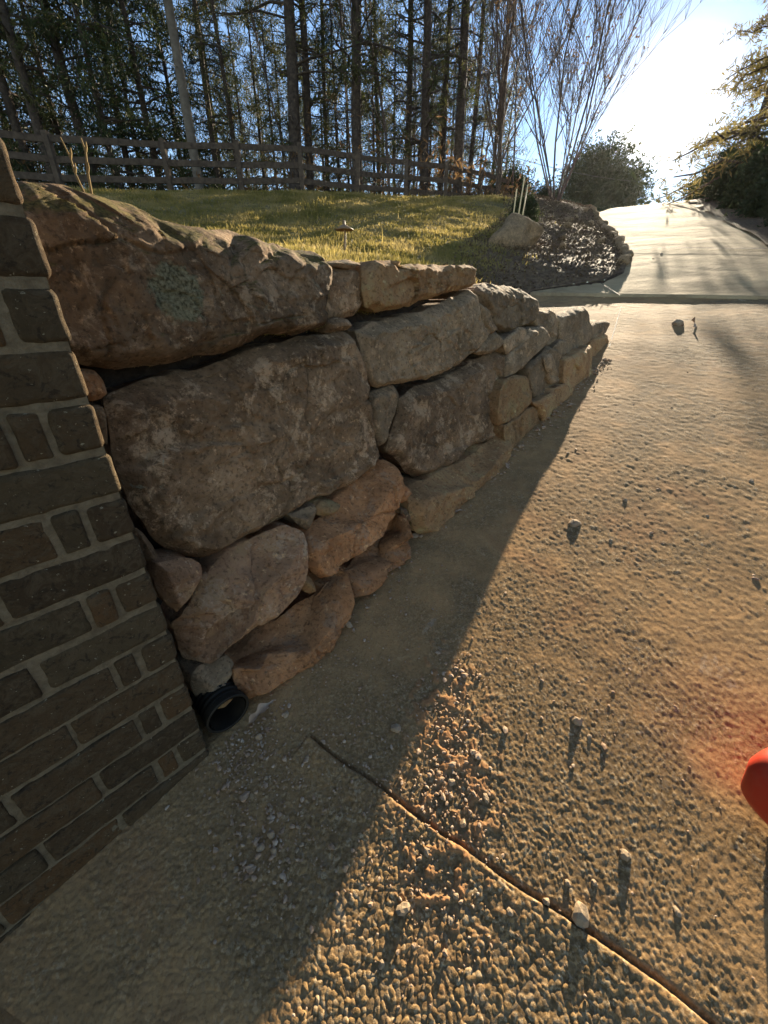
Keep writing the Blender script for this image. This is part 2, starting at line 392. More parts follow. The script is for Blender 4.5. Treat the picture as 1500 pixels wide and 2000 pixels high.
nr, nt_ = 1000, 720
rr = .10 * (9.6 / .10) ** (np.linspace(0, 1, nr)); th = np.linspace(R(-72), R(74), nt_)
RR, TH = np.meshgrid(rr, th, indexing='ij')
gx, gy = (RR * np.sin(TH)).ravel(), (RR * np.cos(TH)).ravel()
hh, dirt, tint, clod = aggregate(gx, gy, RR.ravel())
gz = drive_z(gx, gy) + hh
gf = grid_faces(nr, nt_)
fc = np.stack([gx[gf].mean(1), gy[gf].mean(1)], 1)
wd_ = (fc - WALL_O[:2]) @ WN[:2]; wu_ = (fc - WALL_O[:2]) @ WU[:2]
keepf = (past_joint(fc[:, 0], fc[:, 1]) < .02) & ~((wd_ < -.25) & (wu_ < 2.8))
gf = gf[keepf][:, ::-1]
me = np_mesh('driveway', np.stack([gx, gy, gz], 1), gf)
fattr(me, 'dirt', dirt); fattr(me, 'tint', tint); fattr(me, 'clod', clod)
tag(link('driveway', me, M['aggregate']), kind='structure')
# the rest of the drive, behind and beside the viewer
bx, by = np.meshgrid(np.linspace(-14, 22, 73), np.linspace(-14, 9, 47)); bx, by = bx.ravel(), by.ravel()
bf = grid_faces(47, 73); bc = np.stack([bx[bf].mean(1), by[bf].mean(1)], 1)
bf = bf[past_joint(bc[:, 0], bc[:, 1]) < -.2]
me = np_mesh('driveway_base', np.stack([bx, by, drive_z(bx, by) - .03], 1), bf)
fattr(me, 'dirt', np.full(len(bx), .5)); fattr(me, 'tint', np.full(len(bx), .4)); fattr(me, 'clod', np.zeros(len(bx)))
tag(link('driveway_base', me, M['aggregate']), kind='structure')

# ------------------------------------------------------------------ hillside: smooth surface through surveyed heights
CTRL = [(-3.5, -3.0, 1.0), (-2.0, -.6, 1.08), (-1.25, .145, 1.10), (-.64, .93, 1.10), (-.02, 1.72, 1.10), (.35, 2.2, 1.06), (.72, 2.67, .98), (1.33, 3.45, .86),
        (1.7, 5.2, .98), (1.9, 6.6, 1.19), (2.31, 7.0, 1.30), (3.41, 7.05, 1.44), (3.92, 7.53, 1.60), (4.57, 8.75, 1.90), (5.5, 11.19, 2.48), (7.04, 15.39, 3.47),
        (8.92, 21.2, 4.75), (11, 27.5, 5.6), (14, 36, 5.2), (18, 50, 3.5),
        (-.3, 4.0, 1.36), (-.58, 7, 1.74), (1.0, 6, 1.45), (2.8, 9.5, 2.15), (2.0, 8.5, 2.0), (4.4, 12.5, 3.0), (3.0, 14, 3.5), (5.9, 17, 4.40),
        (-1.5, 3, 1.35), (-3, 3, 1.45), (-4, 7, 2.05), (-2.2, 10.5, 2.75), (-8, 8, 2.7), (-16, 8, 3.2), (-14, 0, 2.0),
        (-9, 13, 3.8), (-6.2, 14.6, 4.08), (-2.6, 16, 4.38), (.8, 18.3, 4.62), (3, 20, 4.85), (-16, 12, 4.1),
        (-10, 17, 3.8), (-3, 20, 4.2), (3, 24, 4.6), (-14, 28, 2.6), (0, 32, 3.0), (8, 36, 4.0), (-28, 20, 3.0), (-28, 45, 1.5), (0, 50, 1.5)]
CT = np.array(CTRL, float)
def _U(r2): return np.where(r2 > 1e-9, .5 * r2 * np.log(np.maximum(r2, 1e-9)), 0)
_n = len(CT); _K = _U(((CT[:, None, :2] - CT[None, :, :2]) ** 2).sum(-1)) + np.eye(_n) * .15
_Pm = np.c_[np.ones(_n), CT[:, :2]]
_sol = np.linalg.solve(np.block([[_K, _Pm], [_Pm.T, np.zeros((3, 3))]]), np.r_[CT[:, 2], 0, 0, 0])
def hill_z(x, y):
    x = np.atleast_1d(np.asarray(x, float)); y = np.atleast_1d(np.asarray(y, float))
    o = np.empty(len(x))
    for a in range(0, len(x), 40000):
        q = np.stack([x[a:a + 40000], y[a:a + 40000]], 1)
        d2 = ((q[:, None] - CT[None, :, :2]) ** 2).sum(-1)
        o[a:a + 40000] = _U(d2) @ _sol[:_n] + _sol[_n] + q @ _sol[_n + 1:]
    return o
XB = np.array([(-3, -3.6), (.145, -1.25), (.93, -.64), (1.72, -.02), (2.67, .72), (3.45, 1.33), (5.2, 1.75), (6.6, 1.95), (6.95, 2.3), (7.05, 3.4), (7.53, 3.92), (8.75, 4.57), (11.2, 5.5), (15.4, 6.9), (21.2, 8.4), (27.5, 10.0), (50, 17)])
XM = np.array([(-3, -3.8), (2.6, .35), (4.2, .75), (7, 1.2), (9.5, 2.0), (12, 3.1), (16, 4.2), (20, 4.6), (26, 6), (50, 12)])
def xb(y): return np.interp(y, XB[:, 0], XB[:, 1])
def xm(y): return np.minimum(np.interp(y, XM[:, 0], XM[:, 1]), xb(y) - .05)
ys = np.concatenate([np.linspace(-3, 20, 300), np.linspace(20.3, 50, 60)])
def strip(name, fl, fr, nx, power, matn, bumpy, skirt=0.0):
    t = np.linspace(0, 1, nx) ** power
    Y, T = np.meshgrid(ys, t, indexing='ij')
    X = fl(Y) + (fr(Y) - fl(Y)) * (1 - T) if power != 1 else fl(Y) + (fr(Y) - fl(Y)) * T
    x, y = X.ravel(), Y.ravel()
    P3 = np.stack([x, y, 0 * x], 1)
    z = hill_z(x, y) + bumpy * fbm(P3 * 2.2, 4, 61)
    if name == 'planting_bed': z = np.maximum(z, drive_z(x, y) + .055 + .02 * fbm(P3 * 6, 2, 62))
    V = np.stack([x, y, z], 1); F = grid_faces(len(ys), nx)
    if power != 1: F = F[:, ::-1]
    me = np_mesh(name, V, F[:, ::-1])
    return tag(link(name, me, M[matn]), kind='structure')
strip('lawn', lambda y: np.full_like(y, -34.0), xm, 170, 2.0, 'lawn', .02)
strip('planting_bed', lambda y: xm(y) - .02, xb, 44, 1, 'mulch', .03)
# cut edge of the soil along the drive and the wall
sy = np.linspace(-3, 28, 500); sx = xb(sy)
_ps = np.stack([sx, sy, 0 * sx], 1)
top = np.maximum(hill_z(sx, sy) + .03 * fbm(_ps * 2.2, 4, 61), drive_z(sx, sy) + .055 + .02 * fbm(_ps * 6, 2, 62))
V = np.concatenate([np.stack([sx, sy, top], 1), np.stack([sx + .03, sy, np.minimum(drive_z(sx, sy), top) - .3], 1)])
tag(link('soil_edge', np_mesh('soil_edge', V, grid_faces(2, 500)), M['soil']), kind='structure')
uu = np.linspace(-.9, 4.4, 80)
vt = np.interp(uu, [-.9, -.1, .6, 1.5, 2.2, 3.2, 4.0, 4.4], [1.02, 1.02, .86, .74, .50, .28, .10, -.1])
bk = np.concatenate([wall_pt(uu, uu * 0 - .4, uu * 0 - .16), wall_pt(uu, vt, uu * 0 - .17), wall_pt(uu, vt - .02, uu * 0 - .75)])
tag(link('soil_backfill', np_mesh('soil_backfill', bk, grid_faces(3, 80)), M['soil']), kind='structure')

# plain concrete beyond the joint
def concrete_mat():
    m, nt, b = new_mat('plain_concrete'); g = NG(nt); v = g.obj()
    c = g.ramp(g.noise(v, 1.4, 7, .65, .5), [(.3, (0.311, 0.213, 0.111)), (.5, (0.419, 0.294, 0.154)), (.7, (0.486, 0.350, 0.186))])
    c = g.mix(g.math('MULTIPLY', g.fac(g.noise(v, 18, 6, .7), .5, .7), .4), c, (0.270, 0.194, 0.111))
    nt.links.new(c, b.inputs['Base Color']); b.inputs['Roughness'].default_value = .9; b.inputs['Specular IOR Level'].default_value = .03
    c2 = g.noise(v, .55, 8, .75, 1.5)
    c = g.mix(g.math('MULTIPLY', g.fac(c2, .48, .62), .5), c, (0.184, 0.125, 0.068))
    nt.links.new(c, b.inputs['Base Color'])
    bn = g.bump(None, g.noise(v, 2.6, 5, .6), .35, .05)
    g.bump(b, g.noise(v, 60, 5, .7), .5, .006, bn)
    return m
M['concrete'] = concrete_mat()
JOINTS = (((4.9, 10.1), (6.9, 7.5), .05, .068), ((6.7, 15.3), (9.3, 11.6), .06, .075), ((3.28, 6.92), (3.16, 6.02), .016, .056), ((2.98, 5.58), (2.03, 3.84), .012, .009))
def concrete_slab():
    jd = np.array([JR[0] - JL[0], JR[1] - JL[1]]); jd /= np.linalg.norm(jd); fw = np.array([-jd[1], jd[0]])
    fs = np.concatenate([[0.02, .03], np.linspace(.08, 8, 70), np.linspace(8.3, 30, 60)]); cs = np.linspace(-2, 16, 130)
    A, B = np.meshgrid(fs, cs, indexing='ij')
    shift = A * .08
    x = JL[0] + jd[0] * (B + shift) + fw[0] * A; y = JL[1] + jd[1] * (B + shift) + fw[1] * A
    P3 = np.stack([x.ravel(), y.ravel(), 0 * x.ravel()], 1)
    z = drive_z(x, y).ravel() + .030 + .010 * fbm(P3 * .9, 3, 71) + .004 * fbm(P3 * np.array([3, 3, 1]), 4, 73)
    z = z.reshape(A.shape); z[0] -= .09                      # front lip
    f = grid_faces(*A.shape)
    V = np.stack([x.ravel(), y.ravel(), z.ravel()], 1)
    c = V[f].mean(1)
    keep = (c[:, 0] > xb(c[:, 1]) - .07) & (c[:, 0] < np.interp(c[:, 1], [0, 5, 7.74, 9.3, 19, 30], [5.8, 5.8, 6.6, 7.5, 12.0, 17.7]))
    return np_mesh('concrete_drive', V, f[keep][:, ::-1])
tag(link('concrete_drive', concrete_slab(), M['concrete']), kind='structure')
def joint_strip(p, q, w, lift):
    p, q = np.array(p, float), np.array(q, float); n = 40; c = p + (q - p) * np.linspace(0, 1, n)[:, None]
    d = (q - p) / np.linalg.norm(q - p); sd = np.array([-d[1], d[0]]) * w / 2
    V = np.concatenate([np.c_[c + s * sd, drive_z(*(c + s * sd).T) + lift] for s in (-1, 1)])
    tag(link('control_joint', np_mesh('control_joint', V, grid_faces(2, n)), M['soil']), kind='structure')
for p, q, w, lf in JOINTS: joint_strip(p, q, w, lf)
# grassy verge on the far side of the drive
vx, vy = np.meshgrid(np.linspace(0, 1, 60) ** 1.5, np.concatenate([np.linspace(-12, 20, 90), np.linspace(20.5, 60, 60)]))
x0 = np.interp(vy, [-12, 0, 5, 7.74, 9.3, 19, 30, 60], [6.0, 5.7, 5.6, 6.4, 7.3, 11.8, 17.5, 34])
VX = x0 + vx * 45
vz = drive_z(x0, vy).ravel() + .05 + (VX - x0).ravel() * .10 - .012 * np.clip((VX - x0).ravel() - 3, 0, None) ** 1.4 + .05 * fbm(np.stack([VX.ravel(), vy.ravel(), 0 * vy.ravel()], 1) * 1.2, 4, 77)
tag(link('verge', np_mesh('verge', np.stack([VX.ravel(), vy.ravel(), vz], 1), grid_faces(*vx.shape)), M['mulch']), kind='structure')
# wooded ground that carries on beyond the crest to the skyline
fx, fy = np.meshgrid(np.linspace(-180, 180, 60), np.linspace(44, 240, 40))
fz = 0.8 - .012 * (fy - 44) + 1.2 * vnoise(np.stack([fx.ravel() * .02, fy.ravel() * .02, 0 * fx.ravel()], 1)).reshape(fx.shape)
tag(link('terrain', np_mesh('terrain', np.stack([fx.ravel(), fy.ravel(), fz.ravel()], 1), grid_faces(*fx.shape)), M['mulch']), kind='structure')

# ------------------------------------------------------------------ dry-stacked boulder wall
# each stone: face offset, stone kind, outline resolution, outline (along wall, up wall, how far the edge turns back), metres
STONES = [
    (-0.02, 'dark', 190, [(-.102,1.143,.06),(-.053,1.172,.06),(-.008,1.177,.06),(.019,1.17,.06),(.04,1.16,.05),(.074,1.154,.06),(.109,1.15,.07),(.148,1.14,.08),(.196,1.113,.07),(.269,1.094,.06),(.35,1.087,.09),(.401,1.084,.12),(.417,1.077,.11),(.416,1.064,.05),(.465,1.055,.06),(.528,1.046,.09),(.543,1.036,.07),(.632,1.018,.07),(.659,.99,.06),(.661,.961,.05),(.638,.92,.04),(.598,.876,.03),(.581,.827,.03),(.492,.828,.05),(.375,.84,.06),(.254,.83,.06),(.172,.834,.06),(.117,.839,.06),(.057,.845,.07),(.012,.851,.08),(-.036,.869,.06),(-.092,.899,.04),(-.119,.961,.03),(-.127,1.07,.03)]),
    (-0.04, 'dark', 200, [(-.044,.816,.05),(-.001,.827,.06),(.059,.824,.07),(.171,.81,.07),(.256,.819,.06),(.348,.828,.05),(.506,.815,.05),(.625,.803,.05),(.689,.796,.04),(.72,.781,.04),(.736,.714,.03),(.745,.594,.03),(.742,.488,.03),(.743,.39,.03),(.738,.357,.03),(.621,.324,.04),(.521,.324,.05),(.418,.334,.06),(.284,.345,.06),(.159,.358,.06),(.1,.366,.06),(.053,.379,.06),(-.001,.418,.06),(-.037,.462,.05),(-.057,.507,.04),(-.07,.564,.04),(-.07,.636,.04),(-.065,.703,.04),(-.05,.772,.04)]),
    (-0.1, 'dark', 60, [(.689,.976,.03),(.742,.979,.04),(.791,.979,.04),(.817,.966,.03),(.852,.953,.02),(.846,.892,.02),(.837,.837,.02),(.795,.816,.03),(.719,.82,.03),(.636,.832,.02),(.65,.91,.02)]),
    (-0.06, 'tan', 130, [(.818,.956,.03),(.853,.967,.03),(.895,.971,.03),(.998,.964,.03),(.99,.949,.02),(1.078,.942,.02),(1.19,.93,.02),(1.306,.912,.03),(1.418,.906,.02),(1.563,.892,.02),(1.591,.877,.02),(1.572,.842,.015),(1.593,.807,.02),(1.507,.8,.03),(1.317,.805,.03),(1.175,.807,.03),(1.071,.806,.03),(.969,.804,.03),(.872,.814,.03),(.814,.841,.03),(.796,.889,.02)]),
    (-0.06, 'dark', 40, [(.619,.833,.02),(.648,.839,.02),(.68,.838,.02),(.713,.825,.02),(.726,.806,.02),(.722,.788,.03),(.669,.791,.03),(.616,.802,.03)]),
    (-0.05, 'grey', 150, [(.742,.785,.04),(.908,.789,.05),(1.084,.782,.05),(1.223,.776,.05),(1.426,.787,.05),(1.555,.789,.04),(1.596,.747,.03),(1.599,.673,.02),(1.698,.582,.03),(1.549,.528,.03),(1.331,.505,.03),(1.146,.518,.03),(.957,.548,.03),(.797,.581,.03),(.753,.615,.02),(.74,.698,.02)]),
    (-0.06, 'grey', 110, [(1.598,.785,.04),(1.686,.793,.05),(1.778,.793,.06),(1.854,.771,.05),(2.031,.752,.08),(2.167,.724,.08),(2.332,.686,.09),(2.409,.636,.07),(2.423,.56,.05),(2.328,.51,.03),(2.178,.516,.03),(1.99,.527,.03),(1.854,.549,.03),(1.754,.594,.03),(1.715,.666,.03),(1.644,.722,.03)]),
    (-0.04, 'grey', 36, [(1.521,.529,.02),(1.589,.564,.02),(1.662,.58,.02),(1.737,.586,.02),(1.83,.526,.02),(1.796,.489,.02),(1.664,.491,.02)]),
    (-0.04, 'grey', 36, [(1.586,.731,.02),(1.657,.703,.02),(1.718,.636,.02),(1.749,.584,.02),(1.667,.575,.02),(1.606,.623,.02)]),
    (-0.03, 'grey', 44, [(1.805,.537,.01),(1.902,.548,.01),(2.011,.544,.01),(2.098,.527,.01),(2.082,.473,.01),(1.938,.45,.01),(1.818,.455,.01),(1.784,.502,.01)]),
    (-0.07, 'grey', 50, [(2.332,.548,.015),(2.491,.549,.02),(2.63,.532,.02),(2.716,.474,.015),(2.757,.382,.01),(2.773,.294,.01),(2.532,.335,.01),(2.502,.402,.01),(2.343,.49,.01)]),
    (-0.05, 'grey', 60, [(2.711,.481,.03),(2.943,.473,.04),(3.18,.454,.04),(3.353,.436,.03),(3.44,.375,.025),(3.498,.253,.02),(3.481,.161,.015),(3.143,.155,.015),(2.808,.203,.015),(2.7,.321,.01),(2.709,.423,.015)]),
    (-0.03, 'grey', 30, [(2.532,.322,.007),(2.649,.345,.007),(2.766,.314,.007),(2.818,.216,.007),(2.656,.242,.007)]),
    (-0.02, 'grey', 60, [(1.982,.468,.015),(2.113,.519,.02),(2.35,.489,.025),(2.411,.438,.015),(2.407,.386,.01),(2.277,.357,.01),(2.061,.343,.01),(1.909,.335,.01),(1.776,.35,.01),(1.774,.409,.01),(1.821,.45,.01)]),
    (-0.08, 'grey', 50, [(3.579,.259,.02),(3.832,.239,.025),(4.094,.199,.025),(4.227,.162,.02),(4.18,.119,.015),(4.133,.076,.01),(3.85,.101,.01),(3.607,.137,.01)]),
    (-0.06, 'tan', 50, [(3.551,.142,.015),(3.82,.12,.015),(4.086,.086,.015),(4.093,-.015,.015),(3.991,-.093,.025),(3.76,-.105,.03),(3.574,-.065,.02),(3.502,.059,.01)]),
    (0.03, 'tan', 70, [(2.635,.237,.02),(2.886,.216,.025),(3.109,.206,.025),(3.238,.174,.015),(3.222,.075,.01),(3.191,-.067,.01),(3.12,-.103,.015),(2.923,-.104,.025),(2.718,-.047,.025),(2.572,.1,.01),(2.591,.191,.015)]),
    (-0.01, 'grey', 70, [(2.23,.352,.015),(2.417,.36,.02),(2.595,.302,.015),(2.677,.225,.01),(2.709,.091,.01),(2.492,.087,.01),(2.287,.099,.01),(2.134,.134,.01),(2.087,.236,.01),(2.058,.328,.01)]),
    (0.01, 'grey', 40, [(2.237,.335,.007),(2.377,.33,.007),(2.476,.23,.007),(2.562,.111,.007),(2.403,.141,.007),(2.291,.248,.007)]),
    (0.03, 'tan', 60, [(1.638,.158,.01),(1.82,.143,.015),(2.027,.132,.015),(2.11,.076,.01),(2.153,-.049,.01),(2.057,-.076,.015),(1.87,-.056,.015),(1.755,-.071,.015),(1.662,-.037,.015),(1.633,.08,.01)]),
    (0.04, 'tan', 60, [(2.003,.153,.01),(2.18,.134,.015),(2.397,.117,.015),(2.566,.109,.015),(2.686,.028,.01),(2.687,-.041,.015),(2.46,-.056,.02),(2.197,-.066,.02),(2.108,.075,.01)]),
    (0.01, 'tan', 70, [(1.721,.363,.015),(1.889,.342,.02),(1.997,.299,.015),(2.043,.217,.01),(2.027,.142,.01),(1.899,.128,.01),(1.757,.127,.015),(1.627,.164,.01),(1.603,.237,.01),(1.646,.33,.01)]),
    (-0.05, 'dark', 150, [(.919,.51,.03),(1.089,.51,.05),(1.222,.49,.05),(1.376,.48,.05),(1.605,.488,.05),(1.804,.473,.04),(1.881,.432,.03),(1.865,.33,.02),(1.801,.268,.02),(1.762,.181,.02),(1.79,.097,.03),(1.667,.063,.04),(1.453,.075,.06),(1.274,.082,.06),(1.081,.108,.06),(.949,.182,.05),(.882,.275,.04),(.806,.354,.03),(.855,.417,.03),(.895,.464,.03)]),
    (-0.05, 'grey', 50, [(.759,.581,.03),(.834,.575,.03),(.903,.562,.03),(.917,.535,.02),(.89,.485,.02),(.836,.431,.02),(.794,.384,.02),(.752,.391,.02),(.744,.447,.02),(.741,.52,.02)]),
    (0.06, 'tan', 150, [(.87,.196,.1),(1.065,.144,.11),(1.346,.104,.11),(1.567,.095,.1),(1.659,.095,.08),(1.693,.071,.05),(1.638,.026,.03),(1.586,-.047,.04),(1.448,-.068,.05),(1.215,-.035,.06),(1.107,-.056,.06),(1.009,-.058,.06),(.902,-.031,.06),(.816,.036,.05),(.781,.125,.04),(.801,.186,.06)]),
    (0.0, 'orange', 30, [(.783,.258,.02),(.818,.233,.02),(.859,.179,.02),(.827,.157,.02),(.772,.173,.02)]),
    (0.02, 'dark', 30, [(.759,.165,.02),(.812,.137,.02),(.825,.099,.02),(.794,.086,.02),(.756,.116,.02)]),
    (0.04, 'orange', 150, [(.337,.308,.06),(.378,.312,.08),(.442,.306,.1),(.507,.323,.11),(.606,.324,.11),(.717,.345,.11),(.752,.353,.09),(.774,.337,.06),(.786,.309,.04),(.773,.266,.03),(.737,.218,.03),(.667,.169,.03),(.584,.14,.04),(.481,.137,.04),(.399,.148,.05),(.323,.161,.04),(.29,.21,.03),(.284,.243,.03),(.301,.294,.03)]),
    (-0.01, 'tan', 40, [(.393,.359,.02),(.424,.365,.025),(.463,.339,.025),(.495,.312,.02),(.455,.301,.02),(.414,.314,.02),(.39,.333,.02)]),
    (-0.02, 'grey', 40, [(.299,.377,.02),(.356,.367,.03),(.402,.358,.02),(.387,.336,.015),(.347,.304,.015),(.318,.34,.02)]),
    (0.05, 'brown', 170, [(-.057,.3,.12),(-.019,.324,.12),(.015,.34,.12),(.05,.361,.13),(.104,.368,.13),(.148,.368,.13),(.211,.372,.11),(.271,.37,.08),(.295,.353,.06),(.303,.338,.04),(.3,.311,.03),(.27,.249,.02),(.248,.213,.03),(.219,.19,.03),(.152,.179,.04),(.093,.178,.05),(.037,.18,.05),(-.001,.184,.05),(-.023,.172,.06),(-.042,.159,.08),(-.065,.168,.12),(-.085,.182,.14),(-.08,.284,.14)]),
    (0.0, 'brown', 60, [(-.077,.476,.03),(-.048,.466,.03),(-.003,.434,.03),(.016,.403,.03),(.005,.381,.02),(-.036,.357,.02),(-.077,.342,.02),(-.09,.373,.03),(-.089,.423,.04)]),
    (-0.03, 'brown', 30, [(.001,.372,.015),(.025,.378,.015),(.03,.364,.015),(-.001,.345,.015),(-.03,.333,.015)]),
    (-0.05, 'dark', 36, [(-.079,.549,.02),(-.066,.528,.02),(-.058,.498,.02),(-.054,.462,.02),(-.068,.456,.02),(-.088,.467,.02),(-.088,.516,.02)]),
    (0.08, 'orange', 170, [(-.005,.125,.08),(.035,.086,.14),(.139,.088,.16),(.268,.082,.15),(.341,.076,.14),(.416,.098,.12),(.436,.111,.08),(.412,.092,.04),(.403,.035,.04),(.363,-.006,.06),(.295,-.03,.07),(.231,-.054,.08),(.165,-.059,.08),(.092,-.047,.08),(.033,-.015,.08),(-.009,.015,.08),(-.022,.072,.07)]),
    (0.07, 'orange', 110, [(.434,.1,.09),(.533,.076,.13),(.641,.072,.13),(.761,.075,.13),(.77,.15,.1),(.768,.146,.06),(.752,.105,.04),(.743,.024,.05),(.709,-.024,.06),(.606,-.008,.07),(.53,-.001,.07),(.453,.005,.06),(.42,.026,.05),(.42,.088,.05)]),
    (0.06, 'tan', 36, [(.233,.234,.03),(.251,.24,.03),(.271,.226,.03),(.283,.193,.03),(.279,.171,.03),(.258,.171,.03),(.241,.191,.03)]),
    (0.0, 'grey', 60, [(-.091,.155,.05),(-.066,.164,.05),(-.034,.151,.05),(.008,.137,.04),(.015,.107,.03),(-.001,.085,.03),(-.039,.079,.03),(-.078,.087,.03),(-.103,.092,.04),(-.104,.122,.05)]),
    (0.01, 'tan', 50, [(-.094,.096,.03),(-.047,.081,.03),(-.012,.075,.03),(-.021,.044,.02),(-.06,.035,.03),(-.099,.057,.03),(-.104,.084,.03)]),
    (-0.05, 'orange', 36, [(-.079,.879,.02),(-.058,.875,.02),(-.042,.869,.02),(-.031,.844,.02),(-.033,.82,.02),(-.053,.813,.02),(-.071,.815,.02),(-.086,.836,.02)]),
    (-0.07, 'dark', 36, [(-.064,.803,.02),(-.042,.795,.02),(-.047,.759,.02),(-.063,.72,.02),(-.069,.735,.02)]),
    (-0.09, 'grey', 60, [(.676,.986,.01),(.719,.99,.02),(.789,.983,.02),(.837,.971,.02),(.839,.962,.01),(.797,.957,.01),(.726,.968,.01),(.681,.972,.01)]),
]

LICHEN_U, LICHEN_V = .145, .975
lp = wall_pt(np.array(LICHEN_U), np.array(LICHEN_V), np.array(-.02))
M['lichen'] = stone_mat('stone_dark_lichen', (0.088, 0.058, 0.033), (0.209, 0.131, 0.071), (0.395, 0.252, 0.138), (0.444, 0.303, 0.178), .02, True,
                        spot=[(lp[0], lp[1], lp[2], .062)])
def smooth_loop(P, n):
    """closed Catmull-Rom through P, resampled to n evenly spaced points"""
    P = np.asarray(P, float); k = len(P); t = np.linspace(0, k, k * 24, endpoint=False); i = t.astype(int); f = (t - i)[:, None]
    p0, p1, p2, p3 = P[(i - 1) % k], P[i % k], P[(i + 1) % k], P[(i + 2) % k]
    tn = .22
    m1, m2 = tn * (p2 - p0), tn * (p3 - p1)
    C = (2 * f ** 3 - 3 * f ** 2 + 1) * p1 + (f ** 3 - 2 * f ** 2 + f) * m1 + (-2 * f ** 3 + 3 * f ** 2) * p2 + (f ** 3 - f ** 2) * m2
    d = np.r_[0, np.cumsum(np.hypot(*(np.roll(C, -1, 0) - C)[:, :2].T))]
    s = np.linspace(0, d[-1], n, endpoint=False)
    Cw = np.vstack([C, C[:1]])
    return np.stack([np.interp(s, d, Cw[:, a]) for a in range(C.shape[1])], 1)
def make_stone(idx, w0, n, outline):
    n = int(n * 1.4) if n >= 100 else n
    L = smooth_loop(outline, n); uv = L[:, :2]; rec = np.clip(L[:, 2], .008, None)
    size = math.sqrt(max(np.ptp(uv[:, 0]), .02) * max(np.ptp(uv[:, 1]), .02))
    # slightly ragged outline
    e = np.roll(uv, -1, 0) - np.roll(uv, 1, 0); nn = np.stack([e[:, 1], -e[:, 0]], 1); nn /= np.linalg.norm(nn, axis=1)[:, None] + 1e-9
    P3 = np.c_[uv, np.full(n, idx * 3.1)]
    uv = uv + nn * (.006 * fbm(P3 * 18, 3, 81) * min(1, size / .2))[:, None]
    uv = uv + nn * (-.0035 * min(1, size / .15)) * (1 if np.mean((uv - uv.mean(0)) * nn) > 0 else -1)   # open joints
    cen = uv.mean(0)
    rings = int(np.clip(n * .26, 10, 72)); t = (np.linspace(0, 1, rings)) ** 1.35 * .985
    UV = uv[None] + (cen - uv)[None] * t[:, None, None]
    q = UV.reshape(-1, 2)
    a, b = uv, np.roll(uv, -1, 0); ab = b - a; L2 = (ab ** 2).sum(1) + 1e-12
    d = np.full(len(q), 9.)
    for s0 in range(0, n, 40):
        aa, bb, ll = a[s0:s0 + 40], ab[s0:s0 + 40], L2[s0:s0 + 40]
        tt = np.clip(((q[:, None] - aa[None]) * bb[None]).sum(-1) / ll[None], 0, 1)
        d = np.minimum(d, np.linalg.norm(q[:, None] - aa[None] - tt[..., None] * bb[None], axis=-1).min(1))
    recq = np.broadcast_to(rec[None], (rings, n)).ravel()
    D = np.clip(recq * (.8 if idx == 0 else .75), .010, size * .42) * (1 + .35 * fbm(np.c_[q * 9, np.full(len(q), idx * 1.7)], 3, 97))
    x = np.clip(d / np.maximum(D, .006), 0, 1)
    turn = np.where((recq > .075) & (idx != 0), (1 - x) ** 1.1, (1 - x) ** (1.7 if idx == 0 else 1.2))
    w = w0 - recq * turn
    # broken, bedded rock surface
    Q = np.c_[q, np.full(len(q), idx * 7.7)]
    amp = min(1, size / .3)
    fade = np.clip(d / .02, .25, 1)
    for fs, fa, sd in ((.24, .11, 0), (.085, .15, 40), (.032, .20, 80)):      # planar broken facets, coarse to fine
        f1, f2, idh, of, idk = cells(q * np.array([1, 1.4]) + fs * .35 * np.stack([fbm(Q * .9 / fs, 3, 4 + sd), fbm(Q * .9 / fs, 3, 5 + sd)], 1), fs * max(amp, .4), idx + sd, True)
        w += fade * fa * np.clip(of[:, 0] * np.cos(idh * 6.28) + of[:, 1] * np.sin(idh * 6.28), -fs, fs) * idk * min(1, amp * 1.3)
        w -= fade * amp * fs * .035 * (1 - sstep(0, .09, f2 - f1)) * (idh > .5)
    w += fade * (amp * (.009 * fbm(Q * 4.5, 2, 91) + .005 * fbm(Q * 15, 4, 92)) + .0032 * fbm(Q * 50, 3, 93))
    front = wall_pt(q[:, 0], q[:, 1], w)
    depth = min(.42, max(.10, size * .9))
    back = []
    for k, (dd, sh) in enumerate(((.02, .012), (.35, .02), (.75, .05), (1.0, .22))):
        o = uv + (cen - uv) * sh
        jit = .008 * fbm(np.c_[o * 14, np.full(n, idx + k * 2.2)], 2, 95) * min(1, size / .2)
        back.append(wall_pt(o[:, 0] + jit, o[:, 1] + jit, w0 - rec - dd * depth))
    rows = [b_ for b_ in back[::-1]]
    V = np.concatenate(rows + [front]); total = len(rows) + rings
    F = grid_faces(total, n, True)
    cf = len(V); V = np.vstack([V, front[-n:].mean(0), back[-1].mean(0)])
    ids = np.arange(n); l0 = (total - 1) * n
    me = bpy.data.meshes.new('stone')
    quads = F.tolist(); tris = [(l0 + i, l0 + (i + 1) % n, cf) for i in ids] + [((i + 1) % n, i, cf + 1) for i in ids]
    me.from_pydata(V.tolist(), [], quads + tris)
    me.polygons.foreach_set('use_smooth', np.ones(len(me.polygons), bool)); me.update()
    return me
